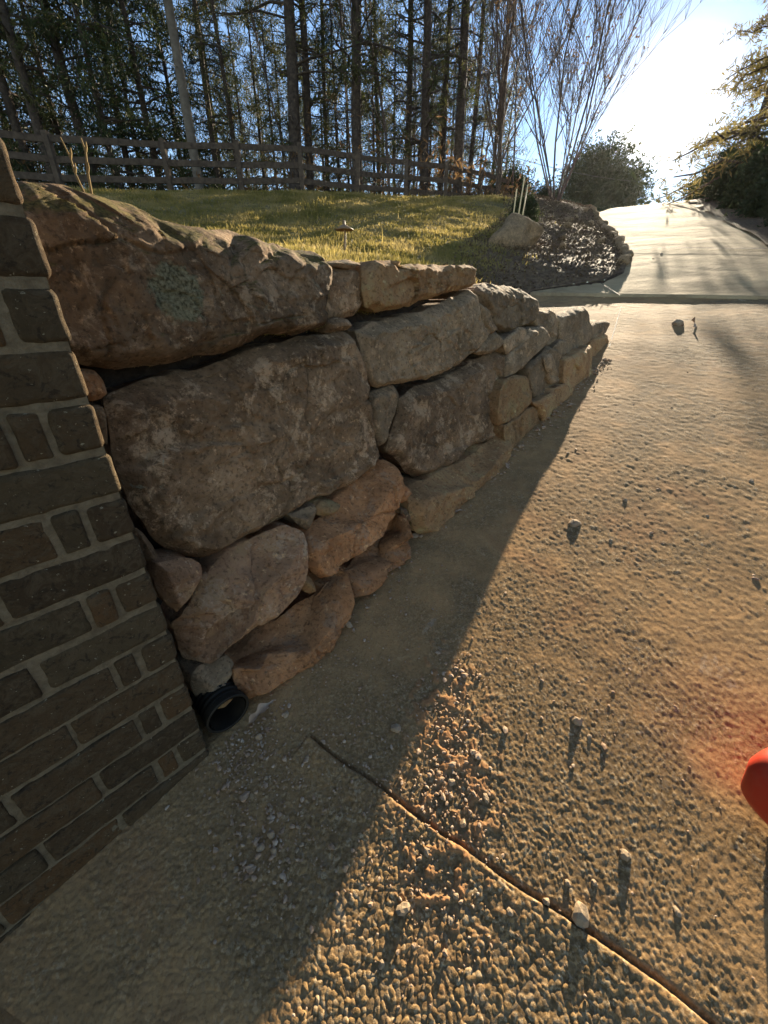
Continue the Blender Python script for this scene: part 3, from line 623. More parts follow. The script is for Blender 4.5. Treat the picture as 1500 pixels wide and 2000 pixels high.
def fuzz(meshes):
    rs = np.random.default_rng(33); C_, N_ = [], []
    for me, dens in meshes:
        for p in me.polygons:
            if p.normal.z > .34 and p.normal.dot(Vector(WN)) > .02:
                k = rs.poisson(p.area * dens * max(0, 1 + 2.2 * float(vnoise(np.array([p.center[:]]) * 16, 3)[0])))
                for _ in range(int(k)):
                    C_.append(np.array(p.center) + rs.normal(0, math.sqrt(p.area) * .5, 3) * np.array([1, 1, .3])); N_.append(np.array(p.normal))
    C_, N_ = np.array(C_), np.array(N_); n = len(C_)
    d = N_ * .8 + rs.normal(0, .5, (n, 3)); d /= np.linalg.norm(d, axis=1)[:, None]
    sd = np.cross(d, rs.normal(size=(n, 3))); sd /= np.linalg.norm(sd, axis=1)[:, None]
    L = rs.uniform(.002, .0075, (n, 1)); W = rs.uniform(.0006, .0016, (n, 1)); b = C_ - N_ * .001
    V = np.stack([b - sd * W, b + sd * W, b + d * L], 1).reshape(-1, 3)
    return np_mesh('moss', V, np.arange(n * 3).reshape(-1, 3), False)
MOSSY = []
wall = empty('boulder_wall', tuple(WALL_O))
tag(wall, 'dry-stacked retaining wall of brown boulders stepping down along the drive', 'stone wall')
NOTE = {0: 'long dark capstone with mossy top tinted sunlit gold and pale lichen rosette', 1: 'largest dark boulder, bulging, below the mossy capstone', 3: 'tan squared block in the top course', 6: 'rugged sunlit boulder with ribbed top'}
for i, (w0, kind, n, outl) in enumerate(STONES):
    me = make_stone(i, w0, n, outl)
    o = link('stone', me, M['lichen'] if i == 0 else M[kind])
    o.parent = wall; o.matrix_parent_inverse = Matrix.Translation(-Vector(WALL_O))
    if i in NOTE: o['label'] = NOTE[i]
    if i in (0, 2, 3, 6): MOSSY.append((me, {0: 120000, 2: 50000, 3: 20000, 6: 8000}[i]))

M['mossy'] = foliage('moss_sunlit_gold', [(.35, (.22, .15, .05)), (.5, (.36, .25, .10)), (.65, (.34, .30, .07))], .5)  # real moss fuzz; the sunlit rim's gold is put into its colour
o = link('moss', fuzz(MOSSY), M['mossy']); o.parent = wall; o.matrix_parent_inverse = Matrix.Translation(-Vector(WALL_O)); o['kind'] = 'stuff'
# ------------------------------------------------------------------ brick wall
BAZ = R(42); BC = np.array([-.438, .606])
BU = np.array([math.sin(BAZ), math.cos(BAZ)]); BN = np.array([math.cos(BAZ), -math.sin(BAZ)])
brick_wall = empty('brick_wall', (BC[0], BC[1], 0.0), math.pi / 2 - BAZ)   # local +x runs along the wall to the corner, -y is the face
tag(brick_wall, 'dark clinker brick wall with pale mortar at the left edge', 'brick wall')
def round_box(L, H, Dp, rad, seed, nx, ny, nz, amp=.0016):
    bm = bmesh.new()
    def axis(n, h):                                          # extra loops where the arris rounds over
        e = rad * np.array([0, .12, .3, .55, .8, 1.0]) if rad > .003 else np.array([0.])
        return np.concatenate([-h + e, np.linspace(-h + rad, h - rad, n + 1)[1:-1], (h - e)[::-1]])
    faces = []; V = []; base = 0
    hs = (L / 2, Dp / 2, H / 2)
    for ax_, (n1, n2) in ((0, (nz, ny)), (1, (nx, nz)), (2, (nx, ny))):
        others = [k for k in range(3) if k != ax_]
        ns = {0: (ny, nz), 1: (nx, nz), 2: (nx, ny)}[ax_]
        for sgn in (-1, 1):
            A, B = np.meshgrid(axis(ns[0], hs[others[0]]), axis(ns[1], hs[others[1]]), indexing='ij')
            P = np.zeros((A.size, 3)); P[:, others[0]] = A.ravel(); P[:, others[1]] = B.ravel(); P[:, ax_] = sgn * hs[ax_]
            F = grid_faces(*A.shape)
            nrm_sign = {0: 1, 1: -1, 2: 1}[ax_] * sgn
            if nrm_sign < 0: F = F[:, ::-1]
            V.append(P); faces.append(F + base); base += len(P)
    V = np.concatenate(V); F = np.concatenate(faces)
    h = np.array(hs); inner = np.clip(V, -(h - rad), h - rad); dv = V - inner
    ln = np.linalg.norm(dv, axis=1)[:, None]
    Q = inner + np.where(ln > 1e-9, dv / np.maximum(ln, 1e-9) * rad, 0)
    nrm2 = np.where(ln > 1e-9, dv / np.maximum(ln, 1e-9), 0)
    S = V + seed * 3.7
    Q = Q + nrm2 * (amp * fbm(S * 45, 4, seed) + amp * 1.2 * fbm(S * 14, 2, seed + 3))[:, None]
    me = np_mesh('brick', Q, F)
    bm.from_mesh(me); bmesh.ops.remove_doubles(bm, verts=bm.verts, dist=1e-5); bm.to_mesh(me); bm.free()
    return me
COURSE, JT = .0773, .0095; BH = COURSE - JT
ST = [round_box(.196, BH, .075, .0050, k, 18, 7, 5, .0013) for k in range(6)]
HD = [round_box(.060, BH, .16, .0095, 20 + k, 7, 10, 6, .0013) for k in range(3)]  # corner headers, rounded just as wide for the same sunlit rim
CS = [round_box(.196, BH, .075, .0095, 50 + k, 18, 7, 5, .0013) for k in range(3)]                # corner bricks, arris rounded wide to catch a sunlit rim
CL = [round_box(.034, BH, .075, .005, 30 + k, 5, 5, 5) for k in range(3)]
ztop = .926
for k in range(-8, 15):
    zc = ztop - (k + .5) * COURSE
    if zc > 1.55 or zc < -.22: continue
    typeB = (k % 2 == 0)
    pieces = []
    if typeB:
        pieces.append((-.030, HD, .0)); pieces.append((-.060 - JT - .017, CL, 0)); x_ = -.060 - JT - .034 - JT
    else:
        pieces.append((-.098, CS, 0)); x_ = -.196 - JT
    while x_ > -1.35:
        pieces.append((x_ - .098, ST, 0)); x_ -= .196 + JT
    for (xc, fam, _z) in pieces:
        me = fam[int(rng.integers(len(fam)))]
        dy = .08 if fam is HD else .0375
        b_ = link('brick', me, M['brick'], brick_wall,
                  loc=(xc + rng.normal(0, .0012), dy + rng.normal(0, .0012), zc + rng.normal(0, .0009)),
                  rot=(rng.normal(0, .006), rng.normal(0, .008), rng.normal(0, .006) + (math.pi if (fam is not HD and rng.random() < .5) else 0)))
# mortar core standing a little back from the brick faces, rough-struck
mx, mz = np.meshgrid(np.linspace(-1.45, -.006, 300), np.linspace(-.3, 1.565, 330))
P3 = np.stack([mx.ravel(), mz.ravel(), 0 * mx.ravel()], 1)
my = .0050 + .0014 * fbm(P3 * 60, 3, 101) + .0010 * fbm(P3 * 16, 2, 102)
Vm = np.stack([mx.ravel(), my, mz.ravel()], 1); Fm = grid_faces(*mx.shape)
b0 = len(Vm)
ez, ed = np.meshgrid(np.linspace(-.3, 1.565, 330), np.linspace(.0045, .19, 24), indexing='ij')
Pe = np.stack([ez.ravel(), ed.ravel(), 0 * ez.ravel()], 1)
Ve = np.stack([-.006 + .002 * fbm(Pe * 60, 3, 103), ed.ravel(), ez.ravel()], 1)
Fe = grid_faces(*ez.shape)[:, ::-1] + b0
mo = link('mortar', np_mesh('mortar', np.vstack([Vm, Ve]), np.vstack([Fm, Fe])), M['mortar'], brick_wall)
cap = link('wall_core', round_box(1.44, 1.84, .13, .002, 41, 2, 2, 2, 0), M['mortar'], brick_wall, loc=(-.735, .09, .63))

# ------------------------------------------------------------------ drain pipe under the stones beside the brick corner
def drain():
    a = Acc(); d = np.array([.62, -.62, -.05]); d /= np.linalg.norm(d)
    mouth = np.array([-.400, .664, .128]); n = 120
    ts = np.linspace(0, .22, n); outer = .050 + .0045 * (np.sin(ts * 2 * np.pi / .016) > 0)
    outer[:8] = .056
    a.tube(mouth - d * ts[:, None], outer, 28)
    V, F = tube(mouth - d * ts[:, None] + d * .0005, np.full(n, .0465), 28); a.add(V, F[:, ::-1])
    V, F = tube(np.array([mouth - d * .12, mouth - d * .121]), [.047, .001], 28); a.add(V, F)  # dark plug added inside so the bore looks shaded
    A_ = np.cross(d, (0, 0, 1.)); A_ /= np.linalg.norm(A_); B_ = np.cross(d, A_)
    lip, rim = np.meshgrid(np.linspace(0, 2 * np.pi, 8, endpoint=False), np.linspace(0, 2 * np.pi, 41), indexing='xy')
    rad = .053 + .004 * np.cos(lip)
    T = mouth + d * (.004 * np.sin(lip))[..., None] + rad[..., None] * (np.cos(rim)[..., None] * A_ + np.sin(rim)[..., None] * B_)
    a.add(T.reshape(-1, 3), grid_faces(41, 8, True))
    return a.mesh('drain_pipe')
tag(link('drain_pipe', drain(), M['pipe']), 'black corrugated drain pipe mouth at the foot of the brick corner', 'drain pipe')

# ------------------------------------------------------------------ loose pebbles, crumbs, leaves
def rock_mesh(name, seed, sub=2, flat=.7):
    bm = bmesh.new(); bmesh.ops.create_icosphere(bm, subdivisions=sub, radius=1)
    P = np.array([v.co[:] for v in bm.verts])
    k = 1 + .42 * fbm(P * .9 + seed * 5.1, 2, seed) + .10 * fbm(P * 3 + seed, 2, seed + 4)
    rs = np.random.default_rng(seed)
    for _ in range(6):                                       # broken facets
        n = rs.normal(size=3); n /= np.linalg.norm(n); lim = rs.uniform(.62, .9)
        dd = P @ n; k = np.where(dd * k > lim, lim / np.maximum(dd, .05), k)
    P = P * k[:, None] * np.array([1, .8, flat])
    for v, p in zip(bm.verts, P): v.co = p
    me = bpy.data.meshes.new(name); bm.to_mesh(me); bm.free()
    me.polygons.foreach_set('use_smooth', np.zeros(len(me.polygons), bool))
    return me
PEBBLES = [[0.773,1.398,0.271,0.027],[1.038,1.533,0.312,0.0133],[1.621,1.613,0.369,0.0136],[0.865,1.29,0.262,0.0098],[0.48,0.637,0.133,0.0166],[0.473,0.38,0.094,0.0141],[0.355,0.303,0.072,0.0186],[0.301,0.321,0.071,0.0086],[0.036,0.317,0.05,0.0134],[0.087,0.399,0.067,0.0094],[-0.004,0.25,0.036,0.008],[0.348,0.344,0.079,0.0078],[0.029,0.639,0.099,0.0143],[-0.077,0.376,0.051,0.0082],[-0.116,0.969,0.137,0.0133],[-0.261,0.692,0.084,0.0096],[-0.321,0.637,0.071,0.0119],[-0.279,0.543,0.06,0.0073],[0.231,0.31,0.064,0.0085],[0.136,0.332,0.06,0.0078],[0.226,0.484,0.09,0.009],[0.152,0.517,0.089,0.0093],[0.168,0.441,0.079,0.0098],[0.398,0.343,0.081,0.0078],[0.526,0.303,0.085,0.0083],[0.496,0.6,0.129,0.0074],[1.291,1.394,0.31,0.0102],[2.988,4.464,0.907,0.0577],[5.248,8.876,1.951,0.0486],[4.885,8.457,1.83,0.0465],[0.122,0.299,0.054,0.0075],[-0.188,0.584,0.073,0.0075],[-0.253,0.482,0.053,0.0069],[-0.257,0.415,0.043,0.0097],[-0.23,0.409,0.043,0.0096],[-0.172,0.417,0.049,0.0065],[-0.181,0.408,0.047,0.0053],[-0.302,0.381,0.034,0.0073],[0.126,1.387,0.219,0.0189],[0.151,1.384,0.221,0.0125],[-0.242,0.436,0.047,0.011]]
PROTO = [rock_mesh('pebble', 300 + k) for k in range(6)]
for p in PROTO: p.materials.append(M['pebble'])
PN = {0: 'dark broken stone sitting alone on the sunlit aggregate', 4: 'flat tan stone lying in the sunlit drive', 5: 'knobbly tan stone on the sunlit aggregate near the red plastic can',
      6: 'largest pale stone beside the cracked joint, casting a long shadow', 7: 'small upright stone just before the joint with a long shadow', 8: 'upright tan stone at the edge of the wall shadow',
      12: 'pale angular stone in the shade between the wall and the shadow edge', 27: 'dark clod on the drive below the concrete edge'}
for i, (x, y, z, r) in enumerate(PEBBLES):
    o = link('pebble', PROTO[i % 6], None, None, (x, y, z + r * .25), (rng.uniform(-.3, .3), rng.uniform(-.3, .3), rng.uniform(0, 6.3)), (r, r, r * rng.uniform(.9, 1.3)))
    if i in PN: tag(o, PN[i], 'stone', 'loose stones on the drive')
    else: tag(o, 'one of the small loose pebbles strewn over the drive', 'pebble', 'small loose pebbles')
def crumbs():
    base = rock_mesh('crumb', 77, 1, .7); n0 = len(base.vertices)
    P = np.array([v.co[:] for v in base.vertices]); F = np.array([p.vertices[:] for p in base.polygons])
    Vs, Fs, k = [], [], 0
    def put(x, y, r):
        nonlocal k
        a = rng.uniform(0, 6.3); c, s = math.cos(a), math.sin(a)
        Q = P * r * np.array([rng.uniform(.8, 1.4), rng.uniform(.7, 1.1), rng.uniform(.6, 1.1)])
        Q = np.stack([Q[:, 0] * c - Q[:, 1] * s + x, Q[:, 0] * s + Q[:, 1] * c + y, Q[:, 2] + float(drive_z(x, y)) + .002 + r * .2], 1)
        Vs.append(Q); Fs.append(F + k * n0); k += 1
    for _ in range(420):                                     # grit gathered along the wall foot
        u_ = rng.uniform(0, 3.6); o_ = abs(rng.normal(0, .05)) + .03; q_ = WALL_O + u_ * WU + WN * o_
        put(q_[0], q_[1], .0028 * rng.lognormal(0, .5) * (1 + .5 * u_))
    for (cx, cy, sp, n, r0) in ((-.36, .62, .05, 220, .0034), (-.30, .52, .06, 160, .003), (-.24, .42, .05, 110, .0045), (-.15, .50, .12, 260, .0026), (-.08, .75, .14, 260, .0026),
                                (.17, .62, .035, 60, .0042), (.14, .52, .03, 50, .0042), (.21, .78, .03, 40, .0040), (.10, .47, .05, 60, .0030), (.16, .50, .05, 70, .0032), (.20, .72, .08, 60, .0030), (.05, .33, .08, 70, .0028), (.15, .33, .1, 50, .0028),
                                (.25, 1.2, .3, 90, .0030), (.6, .9, .35, 130, .0028), (.55, .5, .22, 80, .0024), (.9, 1.6, .5, 110, .0045), (1.6, 2.6, .8, 40, .0050)):
        for _ in range(n):
            x, y = rng.normal(cx, sp), rng.normal(cy, sp)
            if ((x + .38) * WN[0] + (y - .73) * WN[1]) < .02: continue
            if ((x - BC[0]) * BN[0] + (y - BC[1]) * BN[1]) < .01: continue
            put(x, y, r0 * rng.lognormal(0, .4))
    return np_mesh('gravel', np.concatenate(Vs), np.concatenate(Fs), False)
tag(link('gravel', crumbs(), M['crumb']), 'loose crumbs of gravel and clay scattered over the drive', 'gravel', kind='stuff')
def leaf_mesh(L, W, lobes, seed):
    n = 22; t = np.linspace(0, 1, n)
    half = W * np.sin(np.pi * t) ** .7 * (1 + .45 * np.sin(t * np.pi * lobes)) * (.6 + .4 * np.cos(t * 2.2))
    z = .10 * L * np.sin(t * 3.0) + .004
    cols = np.stack([np.stack([t * L, s * half, z + abs(s) * half * .5], 1) for s in (-1, -.5, 0, .5, 1)], 1)
    return np_mesh('dry_leaf', cols.reshape(-1, 3), grid_faces(n, 5))
o = link('dry_leaf', leaf_mesh(.085, .014, 4.5, 1), M['leaf'], None, (-.352, .662, .086), (R(4), R(-8), R(48)))
tag(o, 'curled tan dead leaf lying by the black drain pipe', 'leaf')
NTH = ["third", "second", "fourth", "fifth", "first"]
for k, (x, y, L, a) in enumerate(((.30, 1.52, .05, 20), (.06, 1.20, .035, 140), (.62, 1.86, .06, 80), (1.18, 2.58, .07, 10), (-.20, .88, .03, 200))):
    o = link('dry_leaf', leaf_mesh(L, L * .22, 3 + k * .6, k + 5), M['leaf'], None, (x, y, float(drive_z(x, y)) + .006), (R(6), R(-6), R(a)))
    tag(o, f'small dead leaf blown against the wall foot, {["third", "second", "fourth", "fifth", "first"][k]} from the brick corner', 'leaf', 'dead leaves at the wall foot')
o = link('dry_leaf', leaf_mesh(.16, .05, 3.5, 2), M['leaf'], None, (3.05, 4.3, float(drive_z(3.05, 4.3)) + .01), (R(60), R(-20), R(70)))
tag(o, 'upright curled leaf on the drive near the concrete edge', 'leaf')

# ------------------------------------------------------------------ red plastic fuel can at the right edge
def superbox(lx, ly, lz, p, n=28, taper=.25):
    th, ph = np.meshgrid(np.linspace(-math.pi, math.pi, n * 2, endpoint=False), np.linspace(-math.pi / 2, math.pi / 2, n), indexing='xy')
    f = lambda v, e: np.sign(v) * np.abs(v) ** e
    x = f(np.cos(ph), p) * f(np.cos(th), p); y = f(np.cos(ph), p) * f(np.sin(th), p); z = f(np.sin(ph), p)
    k = 1 - taper * np.clip(-z, 0, 1) ** 1.3 - .10 * np.clip(z, 0, 1) ** 2
    V = np.stack([x * k * lx, y * k * ly, (z + 1) * lz], -1).reshape(-1, 3)
    return V, grid_faces(n, n * 2, True)
can = empty('fuel_can', (.882, .412, float(drive_z(.882, .412)) + .004), R(14))
tag(can, 'red plastic fuel can standing on the drive at the right edge', 'fuel can')
V, F = superbox(.165, .105, .085, .34)
link('body', np_mesh('body', V, F), M['red'], can)
a = Acc(); a.tube([(-.10, 0, .165), (-.09, 0, .205), (-.04, 0, .225), (.03, 0, .22), (.06, 0, .165)], [.013] * 5, 10); link('handle', a.mesh('handle'), M['red'], can)
a = Acc(); a.tube([(.105, 0, .15), (.105, 0, .175), (.106, 0, .190), (.106, 0, .2)], [.026, .026, .024, .002], 20); link('cap', a.mesh('cap'), M['pipe'], can)
a = Acc()
rp = np.array([(-.115, .05), (-.12, .09), (-.09, .128), (.09, .128), (.11, .09), (.09, .05), (-.115, .05)])
ribp = []
for k in range(6):
    for t in np.linspace(0, 1, 10, endpoint=False): ribp.append(rp[k] * (1 - t) + rp[k + 1] * t)
ribp = np.array(ribp); zz = ribp[:, 1] / .085 - 1
can_body = [o for o in can.children if o.name.startswith('body')][0]
a.tube(np.stack([ribp[:, 0], -.105 * (1 - .25 * np.clip(-zz, 0, 1) ** 1.3 - .1 * np.clip(zz, 0, 1) ** 2) * np.ones(len(ribp)) * .985, ribp[:, 1]], 1), .0022, 6)
link('embossed_rib', a.mesh('embossed_rib'), M['red'], can_body)

# ------------------------------------------------------------------ woody sprout behind the capstone
spr = empty('cut_shrub_stems', (-.66, 1.02, 1.16))
tag(spr, 'two bare pruned shrub stems rising behind the mossy capstone', 'shrub')
for pts, r0 in (([(-.640, 1.055, 1.15), (-.639, 1.058, 1.272), (-.648, 1.060, 1.305), (-.651, 1.064, 1.33), (-.660, 1.064, 1.362)], .0026),
                ([(-.630, 1.060, 1.15), (-.628, 1.066, 1.275), (-.630, 1.076, 1.31), (-.627, 1.083, 1.345), (-.633, 1.089, 1.368)], .0029)):
    a = Acc(); a.tube(pts, np.linspace(r0, r0 * .55, len(pts)), 8)
    for k in (2, 3):
        p = np.array(pts[k]); a.tube([p, p + np.array([.004, 0, .008]), p + np.array([.006, 0, .016])], [.0028, .0022, .0008], 6)
    o = link('stem', a.mesh('stem'), M['stem']); o.parent = spr; o.matrix_parent_inverse = Matrix.Translation(-Vector(spr.location))

# ------------------------------------------------------------------ path light on the lawn
pz = float(hill_z(-.58, 7.0)[0])
plight = empty('path_light', (-.58, 7.0, pz)); tag(plight, 'small bronze path light with conical shade on the lawn', 'garden light')
a = Acc(); a.tube([(0, 0, -.1), (0, 0, .15), (.012, 0, .30), (.002, 0, .34)], [.017, .017, .015, .014], 10); link('stake', a.mesh('stake'), M['copper'], plight)
a = Acc(); a.tube([(0, 0, .335), (0, 0, .34), (0, 0, .375), (0, 0, .40), (0, 0, .405)], [.135, .14, .075, .03, .004], 24); shade = link('shade', a.mesh('shade'), M['copper'], plight)
a = Acc(); a.tube([(0, 0, .395), (0, 0, .405), (0, 0, .45), (0, 0, .455)], [.022, .02, .018, .002], 16); link('finial', a.mesh('finial'), M['copper'], shade)

# ------------------------------------------------------------------ three-rail fence on the crest
FP = [(-12.4, 11.6), (-10.3, 12.4), (-8.6, 13.3), (-6.25, 14.6), (-4.35, 15.3), (-2.6, 16.0), (-.9, 17.1), (.8, 18.3), (2.4, 19.5), (4.0, 20.7), (5.4, 21.9)]
fence = empty('rail_fence', (FP[3][0], FP[3][1], float(hill_z(*FP[3])[0])))
tag(fence, 'brown three-rail wooden fence along the top of the lawn', 'fence')
finv = Matrix.Translation(-Vector(fence.location))
FPz = [float(hill_z(x, y)[0]) for x, y in FP]
def plank(p, q, w, h, seed):
    p, q = np.array(p, float), np.array(q, float); t = np.linspace(0, 1, 9)[:, None]; c = p + (q - p) * t
    d = (q - p) / np.linalg.norm(q - p); side = np.cross(d, (0, 0, 1)); side /= np.linalg.norm(side); up = np.cross(side, d)
    ring = [(-1, -1), (1, -1), (1, 1), (-1, 1)]
    V = np.concatenate([[c_ + side * a_ * w / 2 + up * b_ * h / 2 for a_, b_ in ring] for c_ in c])
    V = V + .008 * fbm(V * 2.1 + seed, 2, seed)[:, None]
    F = grid_faces(9, 4, True)
    return V, np.vstack([F, [[3, 2, 1, 0]], [[32, 33, 34, 35]]])
for k, ((x, y), z) in enumerate(zip(FP, FPz)):
    o = link('post', np_mesh('post', *plank((x, y, z - .4), (x + rng.normal(0, .01), y, z + 1.22 + rng.normal(0, .02)), .15, .13, k), False), M['fence'])
    o.parent = fence; o.matrix_parent_inverse = finv
    if k + 1 < len(FP):
        x2, y2 = FP[k + 1]; z2 = FPz[k + 1]
        for hgt in (.30, .69, 1.10):
            o = link('rail', np_mesh('rail', *plank((x, y, z + hgt + rng.normal(0, .012)), (x2, y2, z2 + hgt + rng.normal(0, .012)), .045, .14, k * 3 + 50), False), M['fence'])
            o.parent = fence; o.matrix_parent_inverse = finv

# ------------------------------------------------------------------ utility pole and cables
ux, uy = -7.1, 19.2; uz = float(hill_z(ux, uy)[0])
pole = empty('utility_pole', (ux, uy, uz)); tag(pole, 'tall wooden utility pole with grey transformer behind the fence', 'utility pole')
a = Acc(); a.tube([(0, 0, -.5), (0, 0, 3), (0, 0, 6), (0, 0, 9)], [.17, .16, .145, .13], 14); link('shaft', a.mesh('shaft'), M['pole'], pole)
a = Acc(); a.tube([(.30, -.1, 6.25), (.30, -.1, 6.27), (.30, -.1, 7.0), (.30, -.1, 7.03), (.30, -.1, 7.08)], [.02, .19, .19, .17, .02], 18); link('transformer', a.mesh('transformer'), M['metal'], pole)
a = Acc(); a.tube([(-.8, 0, 8.2), (.8, 0, 8.2)], .06, 6); arm = link('cross_arm', a.mesh('cross_arm'), M['pole'], pole)
for ix in (-.7, 0, .7):
    a = Acc(); a.tube([(ix, 0, 8.25), (ix, 0, 8.30), (ix, 0, 8.36), (ix, 0, 8.38)], [.03, .05, .045, .005], 10); link('insulator', a.mesh('insulator'), M['metal'], arm)
def sag(p, q, drop, n=24):
    p, q = np.array(p, float), np.array(q, float); t = np.linspace(0, 1, n)[:, None]
    c = p + (q - p) * t; c[:, 2] -= drop * 4 * (t * (1 - t))[:, 0]; return c
for (p, q, dr, lab) in (((ux, uy, uz + 4.6), (-7.0, 1.0, 6.4), .7, 'pale service cable sagging from the utility pole towards the upper left'),
                        ((ux, uy, uz + 6.0), (-16, 2.0, 8.6), .5, 'thin cable leaving the utility pole towards the far left'),
                        ((ux, uy, uz + 5.6), (30, 52, 12.8), 1.2, 'long thin power line crossing the gap of sky by the bare tree')):
    a = Acc(); a.tube(sag(p, q, dr), .012 if q[1] < 20 else .016, 5)
    tag(link('cable', a.mesh('cable'), M['cable']), lab, 'cable')

# ------------------------------------------------------------------ trees
def tree_skeleton(rs, H, r0, start, nbr, blen, droop, lean=.02):
    """trunk polyline and branch list for a conifer"""
    n = 12; t = np.linspace(0, 1, n)
    off = np.cumsum(rs.normal(0, lean * H / n, (n, 2)), 0); off -= off[0]
    trunk = np.stack([off[:, 0], off[:, 1], t * H], 1)
    br = []
    for k in range(nbr):
        h = start + (1 - start) * (k + rs.uniform(0, 1)) / nbr
        base = np.array([np.interp(h, t, trunk[:, a]) for a in range(3)])
        az_ = rs.uniform(0, 6.283); L = blen * (1.05 - .75 * (h - start) / (1 - start + 1e-6)) * rs.uniform(.6, 1.15)
        u = np.array([math.cos(az_), math.sin(az_), 0])
        s = np.linspace(0, 1, 6)[:, None]
        pts = base + u * L * s + np.array([0, 0, 1]) * (L * (rs.uniform(.05, .35) * s - droop * s ** 2)) + rs.normal(0, .05 * L, (6, 3)) * s
        br.append((pts, max(.012, .055 * L * .35)))
    return trunk, br
def blades(rs, cen, per, length, width, spread_dir=None, flat=.0):
    """thin triangular needles or leaves round the given centres"""
    n = len(cen) * per; c = np.repeat(cen, per, 0)
    d = rs.normal(size=(n, 3)); d[:, 2] -= flat
    d /= np.linalg.norm(d, axis=1)[:, None]
    sd = np.cross(d, rs.normal(size=(n, 3))); sd /= np.linalg.norm(sd, axis=1)[:, None] + 1e-9
    L = length * rs.uniform(.6, 1.3, (n, 1)); W = width * rs.uniform(.6, 1.3, (n, 1))
    j = rs.normal(0, length * .25, (n, 3))
    V = np.stack([c + j, c + j + d * L * .55 + sd * W, c + j + d * L, c + j + d * L * .55 - sd * W], 1).reshape(-1, 3)
    F = np.arange(n * 4).reshape(-1, 4)
    return V, F
def conifer(seed, H, r0, start, nbr, blen, droop, per_branch, per, nl, nw, sub=3):
    rs = np.random.default_rng(seed); trunk, br = tree_skeleton(rs, H, r0, start, nbr, blen, droop)
    a = Acc(); t = np.linspace(0, 1, len(trunk))
    a.tube(trunk, r0 * (1 - .80 * t) * (1 + .25 * np.exp(-t * 40)), 10)
    cen = []
    for pts, rb in br:
        a.tube(pts, np.linspace(rb, rb * .25, 6), 5)
        for _ in range(per_branch):
            s = rs.uniform(.28, 1.0); p = np.array([np.interp(s, np.linspace(0, 1, 6), pts[:, k]) for k in range(3)])
            cen.append(p + rs.normal(0, .10 + .05 * blen * s, 3) * np.array([1, 1, .5]))
    for _ in range(int(nbr * .6)):                           # dead stubs low on the trunk
        h = rs.uniform(.04, start + .1); base = np.array([np.interp(h, t, trunk[:, k]) for k in range(3)]); az_ = rs.uniform(0, 6.28); L = rs.uniform(.3, 1.2)
        a.tube([base, base + np.array([math.cos(az_) * L, math.sin(az_) * L, rs.uniform(-.25, .15) * L])], [.016, .005], 4)
    V, F = blades(rs, np.array(cen), per, nl, nw, flat=.15)
    return a.mesh('trunk'), np_mesh('crown', V, F, False)
def bare_tree(seed, H, r0, stems, levels, spread, fork=.5, per=4):
    rs = np.random.default_rng(seed); a = Acc(); tips = []
    def grow(p, d, L, r, lev):
        n = 6; pts = [p]; dd = d.copy()
        for k in range(n):
            dd = dd + rs.normal(0, .07, 3) + np.array([0, 0, .04]); dd /= np.linalg.norm(dd)
            pts.append(pts[-1] + dd * L / n)
        pts = np.array(pts); a.tube(pts, np.linspace(r, r * .45, n + 1), 7 if lev == 0 else 4)
        if lev >= levels: tips.append(pts[-1]); tips.append(pts[3]); return
        for k in range(per if lev else per + 2):
            s = rs.uniform(.3, 1.0); q = pts[min(int(s * n), n)]
            az_ = rs.uniform(0, 6.28); side = np.array([math.cos(az_), math.sin(az_), .15])
            nd = dd * (1 - fork) + side * fork + np.array([0, 0, .2]); nd /= np.linalg.norm(nd)
            grow(q, nd, L * rs.uniform(.38, .62), max(r * .42, .006), lev + 1)
    for k in range(stems):
        az_ = k * 6.283 / max(stems, 1) + rs.uniform(-.4, .4); tilt = spread * rs.uniform(.4, 1.1) if stems > 1 else rs.uniform(0, .06)
        d = np.array([math.cos(az_) * math.sin(tilt), math.sin(az_) * math.sin(tilt), math.cos(tilt)])
        grow(np.array([d[0] * .1, d[1] * .1, -.2]), d, H * rs.uniform(.8, 1.05), r0 * rs.uniform(.7, 1.1), 0)
    return a, np.array(tips)
def bush(seed, rx, rz, n, per, nl, nw, hollow=.55):
    rs = np.random.default_rng(seed); d = rs.normal(size=(n, 3)); d /= np.linalg.norm(d, axis=1)[:, None]; d[:, 2] = np.abs(d[:, 2]) * 1.0
    rad = rs.uniform(hollow, 1.0, (n, 1)) * (1 + .22 * fbm(d * 2.2 + seed, 3, seed)[:, None])
    nk = 70; kd = rs.normal(size=(nk, 3)); kd /= np.linalg.norm(kd, axis=1)[:, None]; kd[:, 2] = np.abs(kd[:, 2]); kr = rs.uniform(.45, 1.12, (nk, 1))
    pick = rs.integers(nk, size=n); pull = .62
    d = d * (1 - pull) * rad + kd[pick] * kr[pick] * pull + rs.normal(0, .07, (n, 3))
    c = d * np.array([rx, rx, rz]); c[:, 2] = np.abs(c[:, 2]) + .05
    V, F = blades(rs, c, per, nl, nw)
    a = Acc()
    for k in range(9):
        az_ = rs.uniform(0, 6.28); e = np.array([math.cos(az_) * rx * .6, math.sin(az_) * rx * .6, rz * rs.uniform(.5, .85)])
        a.tube([(0, 0, -.2), e * .4 + np.array([0, 0, .1]), e], [.05, .03, .01], 5)
    return a.mesh('trunk'), np_mesh('crown', V, F, False)

